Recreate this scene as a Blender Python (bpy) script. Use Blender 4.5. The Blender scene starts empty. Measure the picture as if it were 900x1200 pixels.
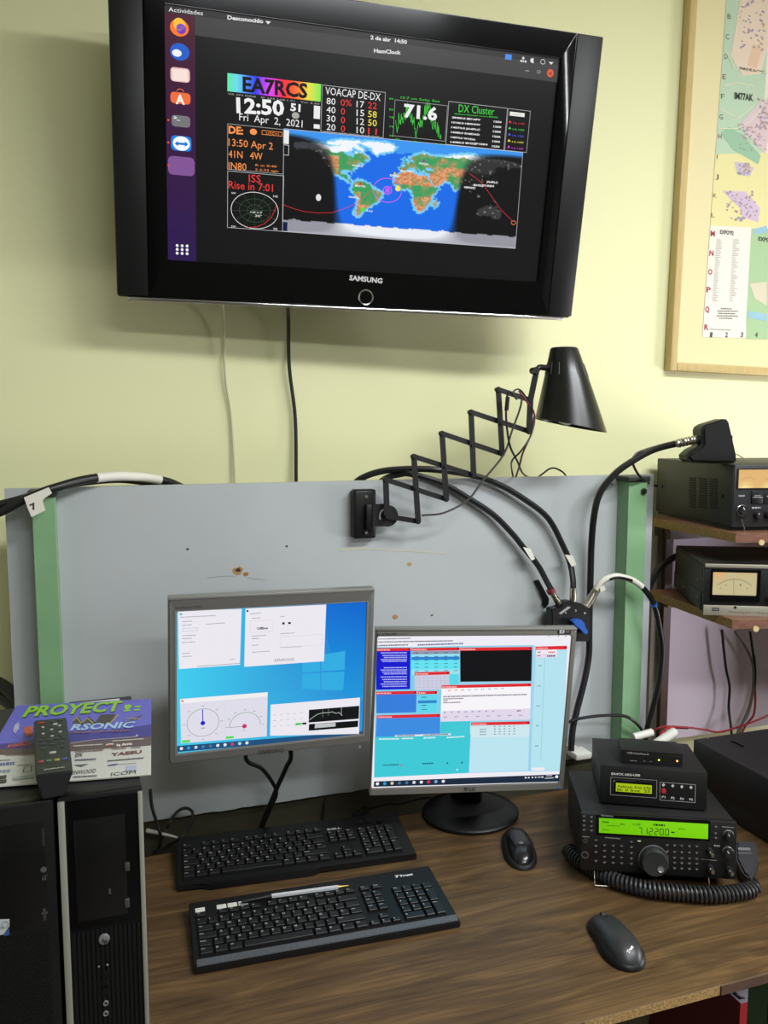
import bpy, bmesh, math, random
from mathutils import Vector, Matrix, noise
random.seed(7)
C = bpy.context.scene.collection
PI = math.pi

# ------------------------------------------------------------------ camera
F_PX, CXP, CYP = 970.0, 450.0, 600.0
YAW, PITCH = math.radians(18.8), math.atan(102 / 970.0)
CAM = Vector((0, 0, 1.62))
FW = Vector((math.sin(YAW) * math.cos(PITCH), math.cos(YAW) * math.cos(PITCH), -math.sin(PITCH)))
RT = Vector((math.cos(YAW), -math.sin(YAW), 0))
UP = RT.cross(FW)
cam = bpy.data.cameras.new('camera')
cam.sensor_fit = 'VERTICAL'; cam.sensor_height = 36; cam.lens = F_PX / 1200 * 36
cam.clip_start = 0.05
co = bpy.data.objects.new('camera', cam); C.objects.link(co)
m = Matrix((RT, UP, -FW)).transposed().to_4x4(); m.translation = CAM
co.matrix_world = m
sc = bpy.context.scene
sc.camera = co
sc.view_settings.view_transform = 'Standard'
sc.view_settings.look = 'None'
sc.view_settings.exposure = 0.0
sc.view_settings.gamma = 1.0
w = bpy.data.worlds.new('world'); sc.world = w; w.use_nodes = True
w.node_tree.nodes['Background'].inputs[0].default_value = (0.9, 0.95, 1.0, 1)
w.node_tree.nodes['Background'].inputs[1].default_value = 0.25

def area(name, loc, target, sx, sy, power, col=(1, 1, 1)):
    l = bpy.data.lights.new(name, 'AREA'); l.shape = 'RECTANGLE'; l.size = sx; l.size_y = sy
    l.energy = power; l.color = col
    o = bpy.data.objects.new(name, l); C.objects.link(o); o.location = loc
    o.rotation_euler = (Vector(target) - Vector(loc)).to_track_quat('-Z', 'Y').to_euler()
    return o
# fluorescent ceiling fittings of the room, pointing straight down
area('ceiling_fluorescent', (1.5, 0.12, 2.76), (1.45, 0.5, 0), 1.4, 0.24, 61, (0.96, 0.985, 1.0))
area('ceiling_fluorescent', (0.7, -1.2, 2.76), (0.7, -0.6, 0), 1.3, 0.24, 35, (0.94, 0.975, 1.0))
area('right_fill_light', (3.2, 0.6, 1.0), (1.7, 1.85, 0.9), 0.9, 0.6, 42, (0.96, 0.90, 1.0))  # added fill light, not a window: brightens the lilac panel from the right

# ------------------------------------------------------------------ helpers
def lin(c):
    return tuple(((x / 255) / 12.92 if x / 255 <= 0.04045 else ((x / 255 + 0.055) / 1.055) ** 2.4) for x in c[:3])
def ray(px, py): return FW + RT * ((px - CXP) / F_PX) - UP * ((py - CYP) / F_PX)
D = 0.75                                           # desk top height
def onZ(px, py, z=0.0):                            # point of that line of sight at height z above the desk
    r = ray(px, py); return CAM + r * ((z + D - CAM.z) / r.z)
def onY(px, py, y):
    r = ray(px, py); return CAM + r * (y / r.y)
class Pose:
    """a plane standing in the room: local x right, z up, y into the thing"""
    def __init__(s, c, yaw=0, tilt=0, roll=0):
        s.c = Vector((c[0], c[1], c[2] + D))
        s.R = Matrix.Rotation(math.radians(yaw), 3, 'Z') @ Matrix.Rotation(math.radians(tilt), 3, 'X') @ Matrix.Rotation(math.radians(roll), 3, 'Y')
    def uv(s, px, py):
        n = s.R.col[1]; r = ray(px, py)
        p = CAM + r * ((s.c - CAM).dot(n) / r.dot(n)) - s.c
        return (p.dot(s.R.col[0]), p.dot(s.R.col[2]))
    def mat(s):
        m = s.R.to_4x4(); m.translation = s.c; return m
class Flat(Pose):
    """a plane lying down: local x right, y away, z up; uv gives (x, y)"""
    def uv(s, px, py):
        n = s.R.col[2]; r = ray(px, py)
        p = CAM + r * ((s.c - CAM).dot(n) / r.dot(n)) - s.c
        return (p.dot(s.R.col[0]), p.dot(s.R.col[1]))

MATS = {}
def mat(name, col=(128, 128, 128), rough=0.5, metal=0.0, bump=0.0, bscale=200, var=0.0, vscale=8, spec=0.5, emit=None, estr=1.0, trans=0.0, coat=0.0, stretch=None):
    if name in MATS: return MATS[name]
    m = bpy.data.materials.new(name); m.use_nodes = True
    nt = m.node_tree; b = nt.nodes['Principled BSDF']
    c = (*lin(col), 1)
    b.inputs['Base Color'].default_value = c; b.inputs['Roughness'].default_value = rough
    b.inputs['Metallic'].default_value = metal; b.inputs['Specular IOR Level'].default_value = spec
    b.inputs['Coat Weight'].default_value = coat
    if trans: b.inputs['Transmission Weight'].default_value = trans; b.inputs['IOR'].default_value = 1.3
    if emit: b.inputs['Emission Color'].default_value = (*lin(emit), 1); b.inputs['Emission Strength'].default_value = estr
    tc = nt.nodes.new('ShaderNodeTexCoord'); src = tc.outputs['Object']
    if stretch:
        mp = nt.nodes.new('ShaderNodeMapping'); mp.inputs['Scale'].default_value = stretch
        nt.links.new(src, mp.inputs[0]); src = mp.outputs[0]
    if var:
        n = nt.nodes.new('ShaderNodeTexNoise'); n.inputs['Scale'].default_value = vscale; n.inputs['Detail'].default_value = 6
        r = nt.nodes.new('ShaderNodeValToRGB')
        r.color_ramp.elements[0].position = 0.3; r.color_ramp.elements[1].position = 0.7
        r.color_ramp.elements[0].color = tuple(x * (1 - var) for x in c[:3]) + (1,)
        r.color_ramp.elements[1].color = tuple(min(1, x * (1 + var)) for x in c[:3]) + (1,)
        nt.links.new(src, n.inputs['Vector']); nt.links.new(n.outputs['Fac'], r.inputs[0]); nt.links.new(r.outputs[0], b.inputs['Base Color'])
    if bump:
        n = nt.nodes.new('ShaderNodeTexNoise'); n.inputs['Scale'].default_value = bscale; n.inputs['Detail'].default_value = 3
        bp = nt.nodes.new('ShaderNodeBump'); bp.inputs['Strength'].default_value = bump; bp.inputs['Distance'].default_value = 0.001
        nt.links.new(src, n.inputs['Vector']); nt.links.new(n.outputs['Fac'], bp.inputs['Height']); nt.links.new(bp.outputs[0], b.inputs['Normal'])
    MATS[name] = m; return m
def print_mat(name, emissive=False, rough=0.4, strength=1.0):
    m = bpy.data.materials.new(name); m.use_nodes = True; nt = m.node_tree; b = nt.nodes['Principled BSDF']
    a = nt.nodes.new('ShaderNodeVertexColor'); a.layer_name = 'Col'
    b.inputs['Roughness'].default_value = rough
    if emissive:
        b.inputs['Base Color'].default_value = (0.004, 0.004, 0.004, 1); b.inputs['Specular IOR Level'].default_value = 0.15
        nt.links.new(a.outputs[0], b.inputs['Emission Color']); b.inputs['Emission Strength'].default_value = strength
    else: nt.links.new(a.outputs[0], b.inputs['Base Color'])
    MATS[name] = m; return m

def link(name, bm, m, parent=None, smooth=False):
    me = bpy.data.meshes.new(name); bm.normal_update(); bm.to_mesh(me); bm.free()
    if smooth:
        for p in me.polygons: p.use_smooth = True
        me.set_sharp_from_angle(angle=math.radians(38))
    for x in (m if isinstance(m, (list, tuple)) else [m]): me.materials.append(x)
    o = bpy.data.objects.new(name, me); C.objects.link(o)
    if parent: o.parent = parent
    return o
def tag(o, label, cat, group=None):
    o['label'] = label; o['category'] = cat
    if group: o['group'] = group
    return o
def thing(name, label, cat, mw=None, group=None):
    o = bpy.data.objects.new(name, None); C.objects.link(o); o.empty_display_size = 0.05
    if mw is not None: o.matrix_world = mw if isinstance(mw, Matrix) else Matrix.Translation(Vector(mw))
    return tag(o, label, cat, group)
def structure(o): o['kind'] = 'structure'; return o

def box(bm, x0, x1, y0, y1, z0, z1, bev=0.0, seg=2, M=None):
    r = bmesh.ops.create_cube(bm, size=1)
    vs = r['verts']
    for v in vs: v.co = Vector((x0 + (v.co.x + .5) * (x1 - x0), y0 + (v.co.y + .5) * (y1 - y0), z0 + (v.co.z + .5) * (z1 - z0)))
    if bev:
        es = list({e for v in vs for e in v.link_edges})
        r = bmesh.ops.bevel(bm, geom=es, offset=bev, segments=seg, affect='EDGES', profile=0.5)
        vs = list({v for f in r['faces'] for v in f.verts} | {v for v in vs if v.is_valid})
    if M is not None: bmesh.ops.transform(bm, matrix=M, verts=vs)
    return vs
def B(name, dims, m, parent=None, bev=0.0, seg=2, M=None, smooth=True):
    bm = bmesh.new(); box(bm, *dims, bev=bev, seg=seg, M=M); return link(name, bm, m, parent, smooth and bev > 0)
def cyl(bm, p0, p1, r0, r1=None, n=16, cap=True):
    p0, p1 = Vector(p0), Vector(p1); r1 = r0 if r1 is None else r1
    d = p1 - p0; q = d.to_track_quat('Z', 'Y').to_matrix().to_4x4(); q.translation = (p0 + p1) / 2
    return bmesh.ops.create_cone(bm, cap_ends=cap, segments=n, radius1=r0, radius2=r1, depth=d.length, matrix=q)['verts']
def lathe(bm, prof, n=24, M=None):
    """prof = [(r, z)] revolved about local z"""
    rings = []
    for r, z in prof:
        rings.append([bm.verts.new((r * math.cos(2 * PI * i / n), r * math.sin(2 * PI * i / n), z)) for i in range(n)] if r > 1e-6 else [bm.verts.new((0, 0, z))])
    for a, b in zip(rings, rings[1:]):
        for i in range(n):
            j = (i + 1) % n
            if len(a) == 1 and len(b) == 1: continue
            if len(a) == 1: bm.faces.new((a[0], b[i], b[j]))
            elif len(b) == 1: bm.faces.new((a[i], b[0], a[j]))
            else: bm.faces.new((a[i], b[i], b[j], a[j]))
    vs = [v for r in rings for v in r]
    if M is not None: bmesh.ops.transform(bm, matrix=M, verts=vs)
    return vs
def spline(pts, sub=6):
    P = [Vector(p) for p in pts]
    if len(P) < 3: return P
    Q = [P[0] * 2 - P[1]] + P + [P[-1] * 2 - P[-2]]; out = []
    for i in range(1, len(Q) - 2):
        a, b, c, d = Q[i - 1:i + 3]
        for k in range(sub):
            t = k / sub
            out.append(0.5 * ((2 * b) + (c - a) * t + (2 * a - 5 * b + 4 * c - d) * t * t + (3 * b - a - 3 * c + d) * t ** 3))
    out.append(P[-1]); return out
def sweep(bm, P, r, n=8, mi=0):
    T = [(P[min(i + 1, len(P) - 1)] - P[max(i - 1, 0)]).normalized() for i in range(len(P))]
    u = T[0].orthogonal().normalized(); rings = []
    for i, p in enumerate(P):
        u = (u - T[i] * u.dot(T[i])).normalized(); v = T[i].cross(u)
        rr = r(i / (len(P) - 1)) if callable(r) else r
        rings.append([bm.verts.new(p + (u * math.cos(2 * PI * k / n) + v * math.sin(2 * PI * k / n)) * rr) for k in range(n)])
    for a, b in zip(rings, rings[1:]):
        for k in range(n):
            f = bm.faces.new((a[k], a[(k + 1) % n], b[(k + 1) % n], b[k])); f.material_index = mi
    bm.faces.new(rings[0][::-1]).material_index = mi; bm.faces.new(rings[-1]).material_index = mi
def tube(name, pts, r, m, parent=None, sub=6, n=8):
    bm = bmesh.new(); sweep(bm, spline(pts, sub), r, n); return link(name, bm, m, parent, True)
def prism(bm, poly, y0, y1, M=None):
    """poly = [(x, z)] counterclockwise seen from the front, extruded along y"""
    a = [bm.verts.new((x, y0, z)) for x, z in poly]; b = [bm.verts.new((x, y1, z)) for x, z in poly]
    bm.faces.new(a); bm.faces.new(b[::-1])
    for i in range(len(a)):
        j = (i + 1) % len(a); bm.faces.new((a[j], a[i], b[i], b[j]))
    if M is not None: bmesh.ops.transform(bm, matrix=M, verts=a + b)
    return a + b

# ------------------------------------------------------------------ flat print
TXT = {}
def text_mesh(s, bold=False):
    k = (s, bold)
    if k not in TXT:
        cu = bpy.data.curves.new('t', 'FONT'); cu.body = s; cu.resolution_u = 2
        if bold: cu.offset = 0.035
        o = bpy.data.objects.new('t', cu); me = bpy.data.meshes.new_from_object(o)
        vs = [(v.co.x, v.co.y) for v in me.vertices]; fs = [tuple(p.vertices) for p in me.polygons]
        bpy.data.objects.remove(o); bpy.data.curves.remove(cu); bpy.data.meshes.remove(me)
        xs = [v[0] for v in vs] or [0, 1]
        TXT[k] = (vs, fs, min(xs), max(xs))
    return TXT[k]
class Print:
    def __init__(s, pose, lift=0.0, step=0.00012):
        s.pose = pose; s.lift = lift; s.step = step; s.v = []; s.f = []; s.c = []; s.layer = 0
        s.o = (0, 0, 1.0); s.flat = isinstance(pose, Flat)
    def crop(s, ox, oy, sc): s.o = (ox, oy, sc); return s
    def uv(s, x, y): return s.pose.uv(s.o[0] + x / s.o[2], s.o[1] + y / s.o[2])
    def up(s, n=1): s.layer += n; return s
    def add(s, pts, col, layer=None):
        """pts in local uv"""
        s.k = getattr(s, 'k', 0) + 1
        h = s.lift + (s.layer if layer is None else layer) * s.step + s.k * 1.2e-7; k = len(s.v)
        s.v += [((u, v, h) if s.flat else (u, -h, v)) for u, v in pts]
        s.f.append(tuple(range(k, k + len(pts)))); cl = [col] * len(pts) if not isinstance(col, list) else col
        s.c += [(*lin(c), 1) for c in cl]
    def rect(s, x0, y0, x1, y1, col):
        """corners in photo crop coords, squared up in the plane"""
        a = s.uv(x0, y0); b = s.uv(x1, y1); s.add([(a[0], b[1]), (b[0], b[1]), (b[0], a[1]), (a[0], a[1])], col)
    def quad(s, pts, col): s.add([s.uv(*p) for p in pts][::-1], col)
    def line(s, pts, wd, col, closed=False):
        P = [Vector(s.uv(*p)) for p in pts]
        if closed: P.append(P[0])
        for a, b in zip(P, P[1:]):
            d = (b - a); 
            if d.length < 1e-7: continue
            n = Vector((-d.y, d.x)).normalized() * wd / 2; e = d.normalized() * wd / 2
            s.add([tuple(a - e - n), tuple(b + e - n), tuple(b + e + n), tuple(a - e + n)], col)
    def frame(s, x0, y0, x1, y1, wd, col):
        a = s.uv(x0, y0); b = s.uv(x1, y1); u0, u1 = sorted((a[0], b[0])); v0, v1 = sorted((a[1], b[1]))
        for r in ((u0, u1, v0, v0 + wd), (u0, u1, v1 - wd, v1), (u0, u0 + wd, v0, v1), (u1 - wd, u1, v0, v1)):
            s.add([(r[0], r[2]), (r[1], r[2]), (r[1], r[3]), (r[0], r[3])], col)
    def disc(s, x, y, r, col, n=16, ry=None):
        c = s.uv(x, y); e = s.uv(x + r, y); ru = math.hypot(e[0] - c[0], e[1] - c[1]); rv = ru * ((ry / r) if ry else 1)
        s.add([(c[0] + ru * math.cos(2 * PI * i / n), c[1] + rv * math.sin(2 * PI * i / n)) for i in range(n)], col)
    def ring(s, x, y, rx, ry, wd, col, a0=0, a1=360, n=32):
        c = s.uv(x, y); e = s.uv(x + rx, y); f = s.uv(x, y - ry)
        ru = abs(e[0] - c[0]); rv = abs(f[1] - c[1])
        for i in range(n):
            a, b = [math.radians(a0 + (a1 - a0) * k / n) for k in (i, i + 1)]
            q = [(c[0] + (ru + o) * math.cos(t), c[1] + (rv + o) * math.sin(t)) for t, o in ((a, -wd / 2), (a, wd / 2), (b, wd / 2), (b, -wd / 2))]
            s.add(q, col)
    def text(s, t, x0, y0, x1, y1, h, col, bold=False, down=False):
        """baseline from (x0,y0) to (x1,y1) in the photo, capital height h"""
        a = Vector(s.uv(x0, y0)); b = Vector(s.uv(x1, y1)); hh = (Vector(s.uv(x0, y0 - h)) - a).length
        s.text_uv(t, a, b, hh, col, bold)
    def text_uv(s, t, a, b, hh, col, bold=False):
        a = Vector(a); b = Vector(b)
        vs, fs, mn, mx = text_mesh(t, bold)
        ex = (b - a) / max(1e-6, mx - mn); ey = Vector((-ex.y, ex.x)).normalized() * (hh / 0.69)
        h = s.lift + s.layer * s.step; k = len(s.v)
        for x, y in vs:
            p = a + ex * (x - mn) + ey * y; s.v.append((p.x, p.y, h) if s.flat else (p.x, -h, p.y))
        l = lin(col)
        for f in fs: s.f.append(tuple(i + k for i in f))
        s.c += [(*l, 1)] * len(vs)
    def dashes(s, x0, y0, x1, y1, h, col, seed=0):
        """a run of small illegible marks"""
        rr = random.Random(seed); L = math.hypot(x1 - x0, y1 - y0); t = 0
        while t < L:
            w = min(h * rr.uniform(0.5, 1.6), L - t)
            xa = x0 + (x1 - x0) * t / L; ya = y0 + (y1 - y0) * t / L; xb = x0 + (x1 - x0) * (t + w) / L; yb = y0 + (y1 - y0) * (t + w) / L
            s.quad([(xa, ya), (xa, ya - h), (xb, yb - h), (xb, yb)], col); t += w + h * 0.35
    def build(s, name, m, parent=None):
        me = bpy.data.meshes.new(name); me.from_pydata(s.v, [], s.f)
        at = me.color_attributes.new('Col', 'FLOAT_COLOR', 'POINT')
        at.data.foreach_set('color', [x for c in s.c for x in c])
        me.materials.append(m)
        o = bpy.data.objects.new(name, me); C.objects.link(o)
        if parent: o.parent = parent
        return o

def WP(pr, name, m, parent):                       # a print on a plane that is not the parent's own frame
    o = pr.build(name, m, parent); o.matrix_basis = pr.pose.mat(); o.matrix_parent_inverse = parent.matrix_world.inverted(); return o
SCREEN = print_mat('lit screen pixels', True, 0.25, 1.0)
INK = print_mat('printed paper', False, 0.35)
MARK = print_mat('painted marks', False, 0.5)
black_gloss = mat('black gloss plastic', (8, 8, 9), 0.12, spec=0.22)
black_satin = mat('black satin plastic', (16, 16, 17), 0.42, bump=0.15, bscale=900, spec=0.35)
black_matt = mat('black matt plastic', (21, 21, 22), 0.6, bump=0.3, bscale=1200)
black_metal = mat('black painted metal', (21, 21, 22), 0.5, bump=0.25, bscale=1500)
rubber = mat('black cable rubber', (20, 20, 21), 0.4)
wire_grey = mat('grey cable', (110, 105, 100), 0.5)
white_pl = mat('white plastic', (215, 215, 205), 0.5)
silver = mat('silver plastic', (150, 150, 148), 0.35, metal=0.5)
grey_bezel = mat('grey monitor plastic', (104, 103, 100), 0.45, metal=0.3, bump=0.05, bscale=1500)
nickel = mat('nickel plated', (190, 185, 170), 0.28, metal=1.0)
chrome = mat('chrome', (220, 220, 220), 0.15, metal=1.0)
green_paint = mat('green enamel paint', (126, 168, 124), 0.5, var=0.06, vscale=15, bump=0.2, bscale=60)
board_m = mat('grey laminate board', (176, 181, 182), 0.42, var=0.045, vscale=3.5, bump=0.1, bscale=40)
chip = mat('particle board', (150, 120, 72), 0.85, var=0.5, vscale=260, bump=0.8, bscale=300)
edge_brown = mat('brown edge strip', (84, 60, 48), 0.5, var=0.2, vscale=40)
wall_m = mat('pale yellow wall paint', (229, 229, 180), 0.6, var=0.012, vscale=2, bump=0.25, bscale=25)
tape_w = mat('white tape', (220, 218, 205), 0.6, bump=0.4, bscale=200)
red_pl = mat('red wire', (170, 40, 50), 0.45)
blue_pl = mat('blue plastic', (35, 90, 175), 0.35)

def wood_mat():
    m = bpy.data.materials.new('walnut laminate'); m.use_nodes = True; nt = m.node_tree; b = nt.nodes['Principled BSDF']
    tc = nt.nodes.new('ShaderNodeTexCoord'); mp = nt.nodes.new('ShaderNodeMapping'); mp.inputs['Scale'].default_value = (1.3, 9, 9)
    nt.links.new(tc.outputs['Object'], mp.inputs[0])
    n1 = nt.nodes.new('ShaderNodeTexNoise'); n1.inputs['Scale'].default_value = 2.2; n1.inputs['Detail'].default_value = 7; n1.inputs['Distortion'].default_value = 2.2
    mp2 = nt.nodes.new('ShaderNodeMapping'); mp2.inputs['Scale'].default_value = (3.5, 150, 60)
    n2 = nt.nodes.new('ShaderNodeTexNoise'); n2.inputs['Scale'].default_value = 1.6; n2.inputs['Detail'].default_value = 6
    nt.links.new(mp.outputs[0], n1.inputs['Vector']); nt.links.new(tc.outputs['Object'], mp2.inputs[0]); nt.links.new(mp2.outputs[0], n2.inputs['Vector'])
    mx = nt.nodes.new('ShaderNodeMath'); mx.operation = 'MULTIPLY_ADD'; mx.inputs[1].default_value = 0.36
    s2 = nt.nodes.new('ShaderNodeMath'); s2.operation = 'MULTIPLY'; s2.inputs[1].default_value = 0.64
    nt.links.new(n1.outputs['Fac'], s2.inputs[0]); nt.links.new(n2.outputs['Fac'], mx.inputs[0]); nt.links.new(s2.outputs[0], mx.inputs[2])
    r = nt.nodes.new('ShaderNodeValToRGB'); e = r.color_ramp.elements
    e[0].position = 0.34; e[0].color = (*lin((62, 45, 26)), 1); e[1].position = 0.68; e[1].color = (*lin((114, 88, 54)), 1)
    k = e.new(0.5); k.color = (*lin((84, 63, 38)), 1)
    nt.links.new(mx.outputs[0], r.inputs[0]); nt.links.new(r.outputs[0], b.inputs['Base Color'])
    b.inputs['Roughness'].default_value = 0.48; b.inputs['Specular IOR Level'].default_value = 0.35
    bp = nt.nodes.new('ShaderNodeBump'); bp.inputs['Strength'].default_value = 0.15; bp.inputs['Distance'].default_value = 0.001
    nt.links.new(n2.outputs['Fac'], bp.inputs['Height']); nt.links.new(bp.outputs[0], b.inputs['Normal'])
    return m
wood = wood_mat()

# ------------------------------------------------------------------ room
WY = 1.92
structure(B('floor', (-1.8, 3.3, -2.2, WY, -0.05, 0), mat('floor tiles', (84, 78, 70), 0.5, var=0.1)))
structure(B('ceiling', (-1.8, 3.3, -2.2, WY, 2.8, 2.85), mat('ceiling paint', (225, 225, 215), 0.8)))
structure(B('wall_back', (-1.8, 3.3, WY, WY + 0.1, 0, 2.8), wall_m))
side_m = mat('off white wall paint', (222, 222, 212), 0.7, bump=0.2, bscale=25)
structure(B('wall_left', (-1.9, -1.8, -2.2, WY, 0, 2.8), side_m))
structure(B('wall_right', (3.3, 3.4, -2.2, WY, 0, 2.8), side_m))
structure(B('wall_front', (-1.8, 3.3, -2.3, -2.2, 0, 2.8), mat('dull wall paint', (118, 116, 106), 0.8)))

# ------------------------------------------------------------------ workbench
BY = 1.72                                       # front face of the back board
bench = thing('workbench', 'wood-topped workbench with green metal posts and a grey back board', 'workbench', (0.4, 1.34, 0))
def W(o):                                        # built in world coordinates, parented to a moved empty
    o.matrix_parent_inverse = o.parent.matrix_world.inverted(); return o
X0, X1, YF, YB = -0.62, 1.98, 0.974, 1.665
W(B('tabletop', (X0, X1, YF, YB, D - 0.016, D), wood, bench, bev=0.0008, seg=1))
# exposed chipboard in the middle of the front edge, worn brown strip at both sides
xs = [(X0, 0.64, edge_brown, 'edge_strip'), (0.642, 0.885, chip, 'chipboard_edge'), (0.887, X1, edge_brown, 'edge_strip')]
for a, b, mm, nm in xs:
    o = W(B(nm, (a, b, YF - (0.0022 if mm is edge_brown else 0.0006), YF - 0.0001, D - 0.0157, D - 0.0008), mm, bench))
    if mm is chip: o['label'] = 'bare chipboard where the edge strip has come off'
def board():
    bm = bmesh.new()
    x0, x1, z0, z1, th = -0.178, 1.29, D + 0.047, D + 0.749, 0.018
    # slightly ragged lower edge
    n = 90; rr = random.Random(3)
    poly = [(x0, z1)] + [(x0 + (rr.random() - .5) * 0.0012, z1 + (z0 - z1) * i / 14) for i in range(1, 14)]
    poly += [(x0 + (x1 - x0) * i / n, z0 + rr.uniform(-0.0012, 0.0012)) for i in range(n + 1)] + [(x1, z1)]
    prism(bm, poly, BY, BY + th); return W(link('back_board', bm, board_m, bench))
board()
# damage on the board: torn hole, small screw holes, pencil lines
bp = Print(Pose((0, BY, 0)), 0.0006)
def blob(pr, x, y, r, col, seed, n=14, el=1.0):
    rr = random.Random(seed); c = pr.uv(x, y)
    pr.add([(c[0] + r * (0.65 + 0.5 * rr.random()) * math.cos(2 * PI * i / n), c[1] + el * r * (0.65 + 0.5 * rr.random()) * math.sin(2 * PI * i / n)) for i in range(n)], col)
bp.line([(243, 677), (262, 675), (275, 675)], 0.0008, (140, 142, 140)); bp.line([(290, 677), (312, 680)], 0.0008, (140, 142, 140))
bp.line([(398, 644), (430, 643)], 0.004, (188, 187, 158)); bp.line([(430, 643), (520, 648)], 0.003, (186, 186, 168))
o = WP(bp, 'scratches', MARK, bench); o['kind'] = 'stuff'
for nm, lst in (('torn_hole', ((279, 669, 0.0125, (168, 128, 80), 1), (279, 668, 0.006, (60, 44, 30), 2), (288, 673, 0.006, (150, 105, 60), 5))), ('chipped_patch', ((463, 723, 0.007, (165, 130, 80), 6),)), ('chipped_patch', ((480, 661, 0.006, (170, 140, 90), 9),)),
                ('screw_hole', ((220, 643.5, 0.003, (30, 28, 26), 3),)), ('screw_hole', ((336, 640, 0.003, (30, 28, 26), 4),)), ('screw_hole', ((506, 721, 0.003, (30, 28, 26), 5),))):
    bp = Print(Pose((0, BY, 0)), 0.0006)
    for x, y, r, c_, sd in lst: blob(bp, x, y, r, c_, sd, el=0.8); bp.up()
    WP(bp, nm, MARK, bench)
W(B('gap_shade_sheet', (-0.165, 1.26, 1.742, 1.752, D - 0.25, D + 0.30), mat('olive gap shade', (58, 55, 38), 0.6), bench))  # added dark sheet, its colour stands in for shade under the board
def post(xl, xr, side):
    """L-section post: front flange plus a flange going back on the given side"""
    t = 0.004; y0 = 1.674
    bm = bmesh.new(); box(bm, xl, xr, y0, y0 + t, 0.0, D + 0.735, bev=0.0008, seg=1)
    if side == 'left': box(bm, xl, xl + t, y0 + t, BY - 0.0005, 0.0, D + 0.735, bev=0.0008, seg=1)
    else: box(bm, xr - t, xr, y0 + t, BY - 0.0005, 0.0, D + 0.735, bev=0.0008, seg=1)
    W(link('post', bm, green_paint, bench, True))
    W(B('post_cap', (xl - 0.006, xr + 0.004, y0 - 0.006, BY + 0.004, D + 0.7355, D + 0.748), mat('dark cap', (45, 52, 46), 0.5), bench, bev=0.002))
    for z in (0.712, 0.085):
        bm = bmesh.new(); x = xr - 0.012 if side == 'left' else xl + 0.02
        if side == 'right' and z > .5: continue
        cyl(bm, (x, y0 - 0.0003, D + z), (x, y0 - 0.006, D + z), 0.0075, n=6); cyl(bm, (x, y0 - 0.006, D + z), (x, y0 - 0.01, D + z), 0.004, n=10)
        W(link('bolt', bm, mat('dark bolt', (62, 66, 60), 0.4, metal=0.7), bench))
def px_x(px, py, y): return onY(px, py, y).x
post(px_x(735, 640, 1.674), px_x(756.5, 640, 1.674), 'left')
post(px_x(37.5, 600, 1.674), px_x(65, 600, 1.674), 'right')
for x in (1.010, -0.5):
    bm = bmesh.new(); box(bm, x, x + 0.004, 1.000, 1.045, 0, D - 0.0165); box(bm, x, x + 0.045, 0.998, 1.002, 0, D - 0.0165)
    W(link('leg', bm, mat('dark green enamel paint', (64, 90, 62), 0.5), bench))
bm = bmesh.new(); box(bm, -0.49, 1.6, 1.05, 1.6, 0.30, 0.315); W(link('lower_shelf', bm, mat('dull olive board', (92, 88, 66), 0.6), bench))

# ------------------------------------------------------------------ television
TP = Pose((0.5377, 1.6833, 1.4072), -3.68, 10.29, 0.55)
tv = thing('television', 'large black flat television mounted high on the pale wall, showing a world map', 'television', TP.mat())
tw, th_ = 1.0, 0.584
su0, sv0 = TP.uv(196.7, 305); su1 = TP.uv(631.7, 330)[0]; sv1 = TP.uv(193, 4)[1]
su0 = (su0 + TP.uv(192.7, 5)[0]) / 2; sv0 = (sv0 + TP.uv(631.7, 330)[1]) / 2; sv1 = (TP.uv(654.3, 68)[1] + sv1) / 2; su1 = (su1 + TP.uv(654.3, 68)[0]) / 2
bm = bmesh.new()
box(bm, -tw / 2, tw / 2, 0.004, 0.055, -th_ / 2, th_ / 2, bev=0.006); box(bm, -tw / 2 + 0.06, tw / 2 - 0.06, 0.05, 0.10, -th_ / 2 + 0.04, th_ / 2 - 0.05, bev=0.012)
link('housing', bm, black_satin, tv, True)
B('mounting_bracket', (-0.15, 0.15, 0.098, 0.185, -0.10, 0.16), black_metal, tv)
def frame_mesh(name, ox0, ox1, oz0, oz1, ix0, ix1, iz0, iz1, y0, y1, m, parent, bev=0.0015):
    bm = bmesh.new()
    O = [(ox0, oz0), (ox1, oz0), (ox1, oz1), (ox0, oz1)]; I = [(ix0, iz0), (ix1, iz0), (ix1, iz1), (ix0, iz1)]
    vo = [[bm.verts.new((x, y, z)) for x, z in O] for y in (y0, y1)]; vi = [[bm.verts.new((x, y, z)) for x, z in I] for y in (y0, y1)]
    for i in range(4):
        j = (i + 1) % 4
        bm.faces.new((vo[0][i], vo[0][j], vi[0][j], vi[0][i])); bm.faces.new((vo[1][j], vo[1][i], vi[1][i], vi[1][j]))
        bm.faces.new((vo[0][j], vo[0][i], vo[1][i], vo[1][j])); bm.faces.new((vi[0][i], vi[0][j], vi[1][j], vi[1][i]))
    bmesh.ops.recalc_face_normals(bm, faces=bm.faces)
    if bev: bmesh.ops.bevel(bm, geom=list(bm.edges), offset=bev, segments=2, affect='EDGES')
    return link(name, bm, m, parent, True)
tsx = 0.062
frame_mesh('front_frame', -tw / 2 + tsx, tw / 2 - tsx, -th_ / 2 + 0.004, th_ / 2 - 0.003, su0, su1, sv0, sv1, -0.003, 0.01, black_gloss, tv)
for s in (-1, 1):
    x0, x1 = (-tw / 2 + 0.001, -tw / 2 + tsx - 0.0015) if s < 0 else (tw / 2 - tsx + 0.0015, tw / 2 - 0.001)
    B('speaker_strip', (x0, x1, -0.002, 0.01, -th_ / 2 + 0.004, th_ / 2 - 0.003), black_satin if s < 0 else black_satin, tv, bev=0.002)
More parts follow.
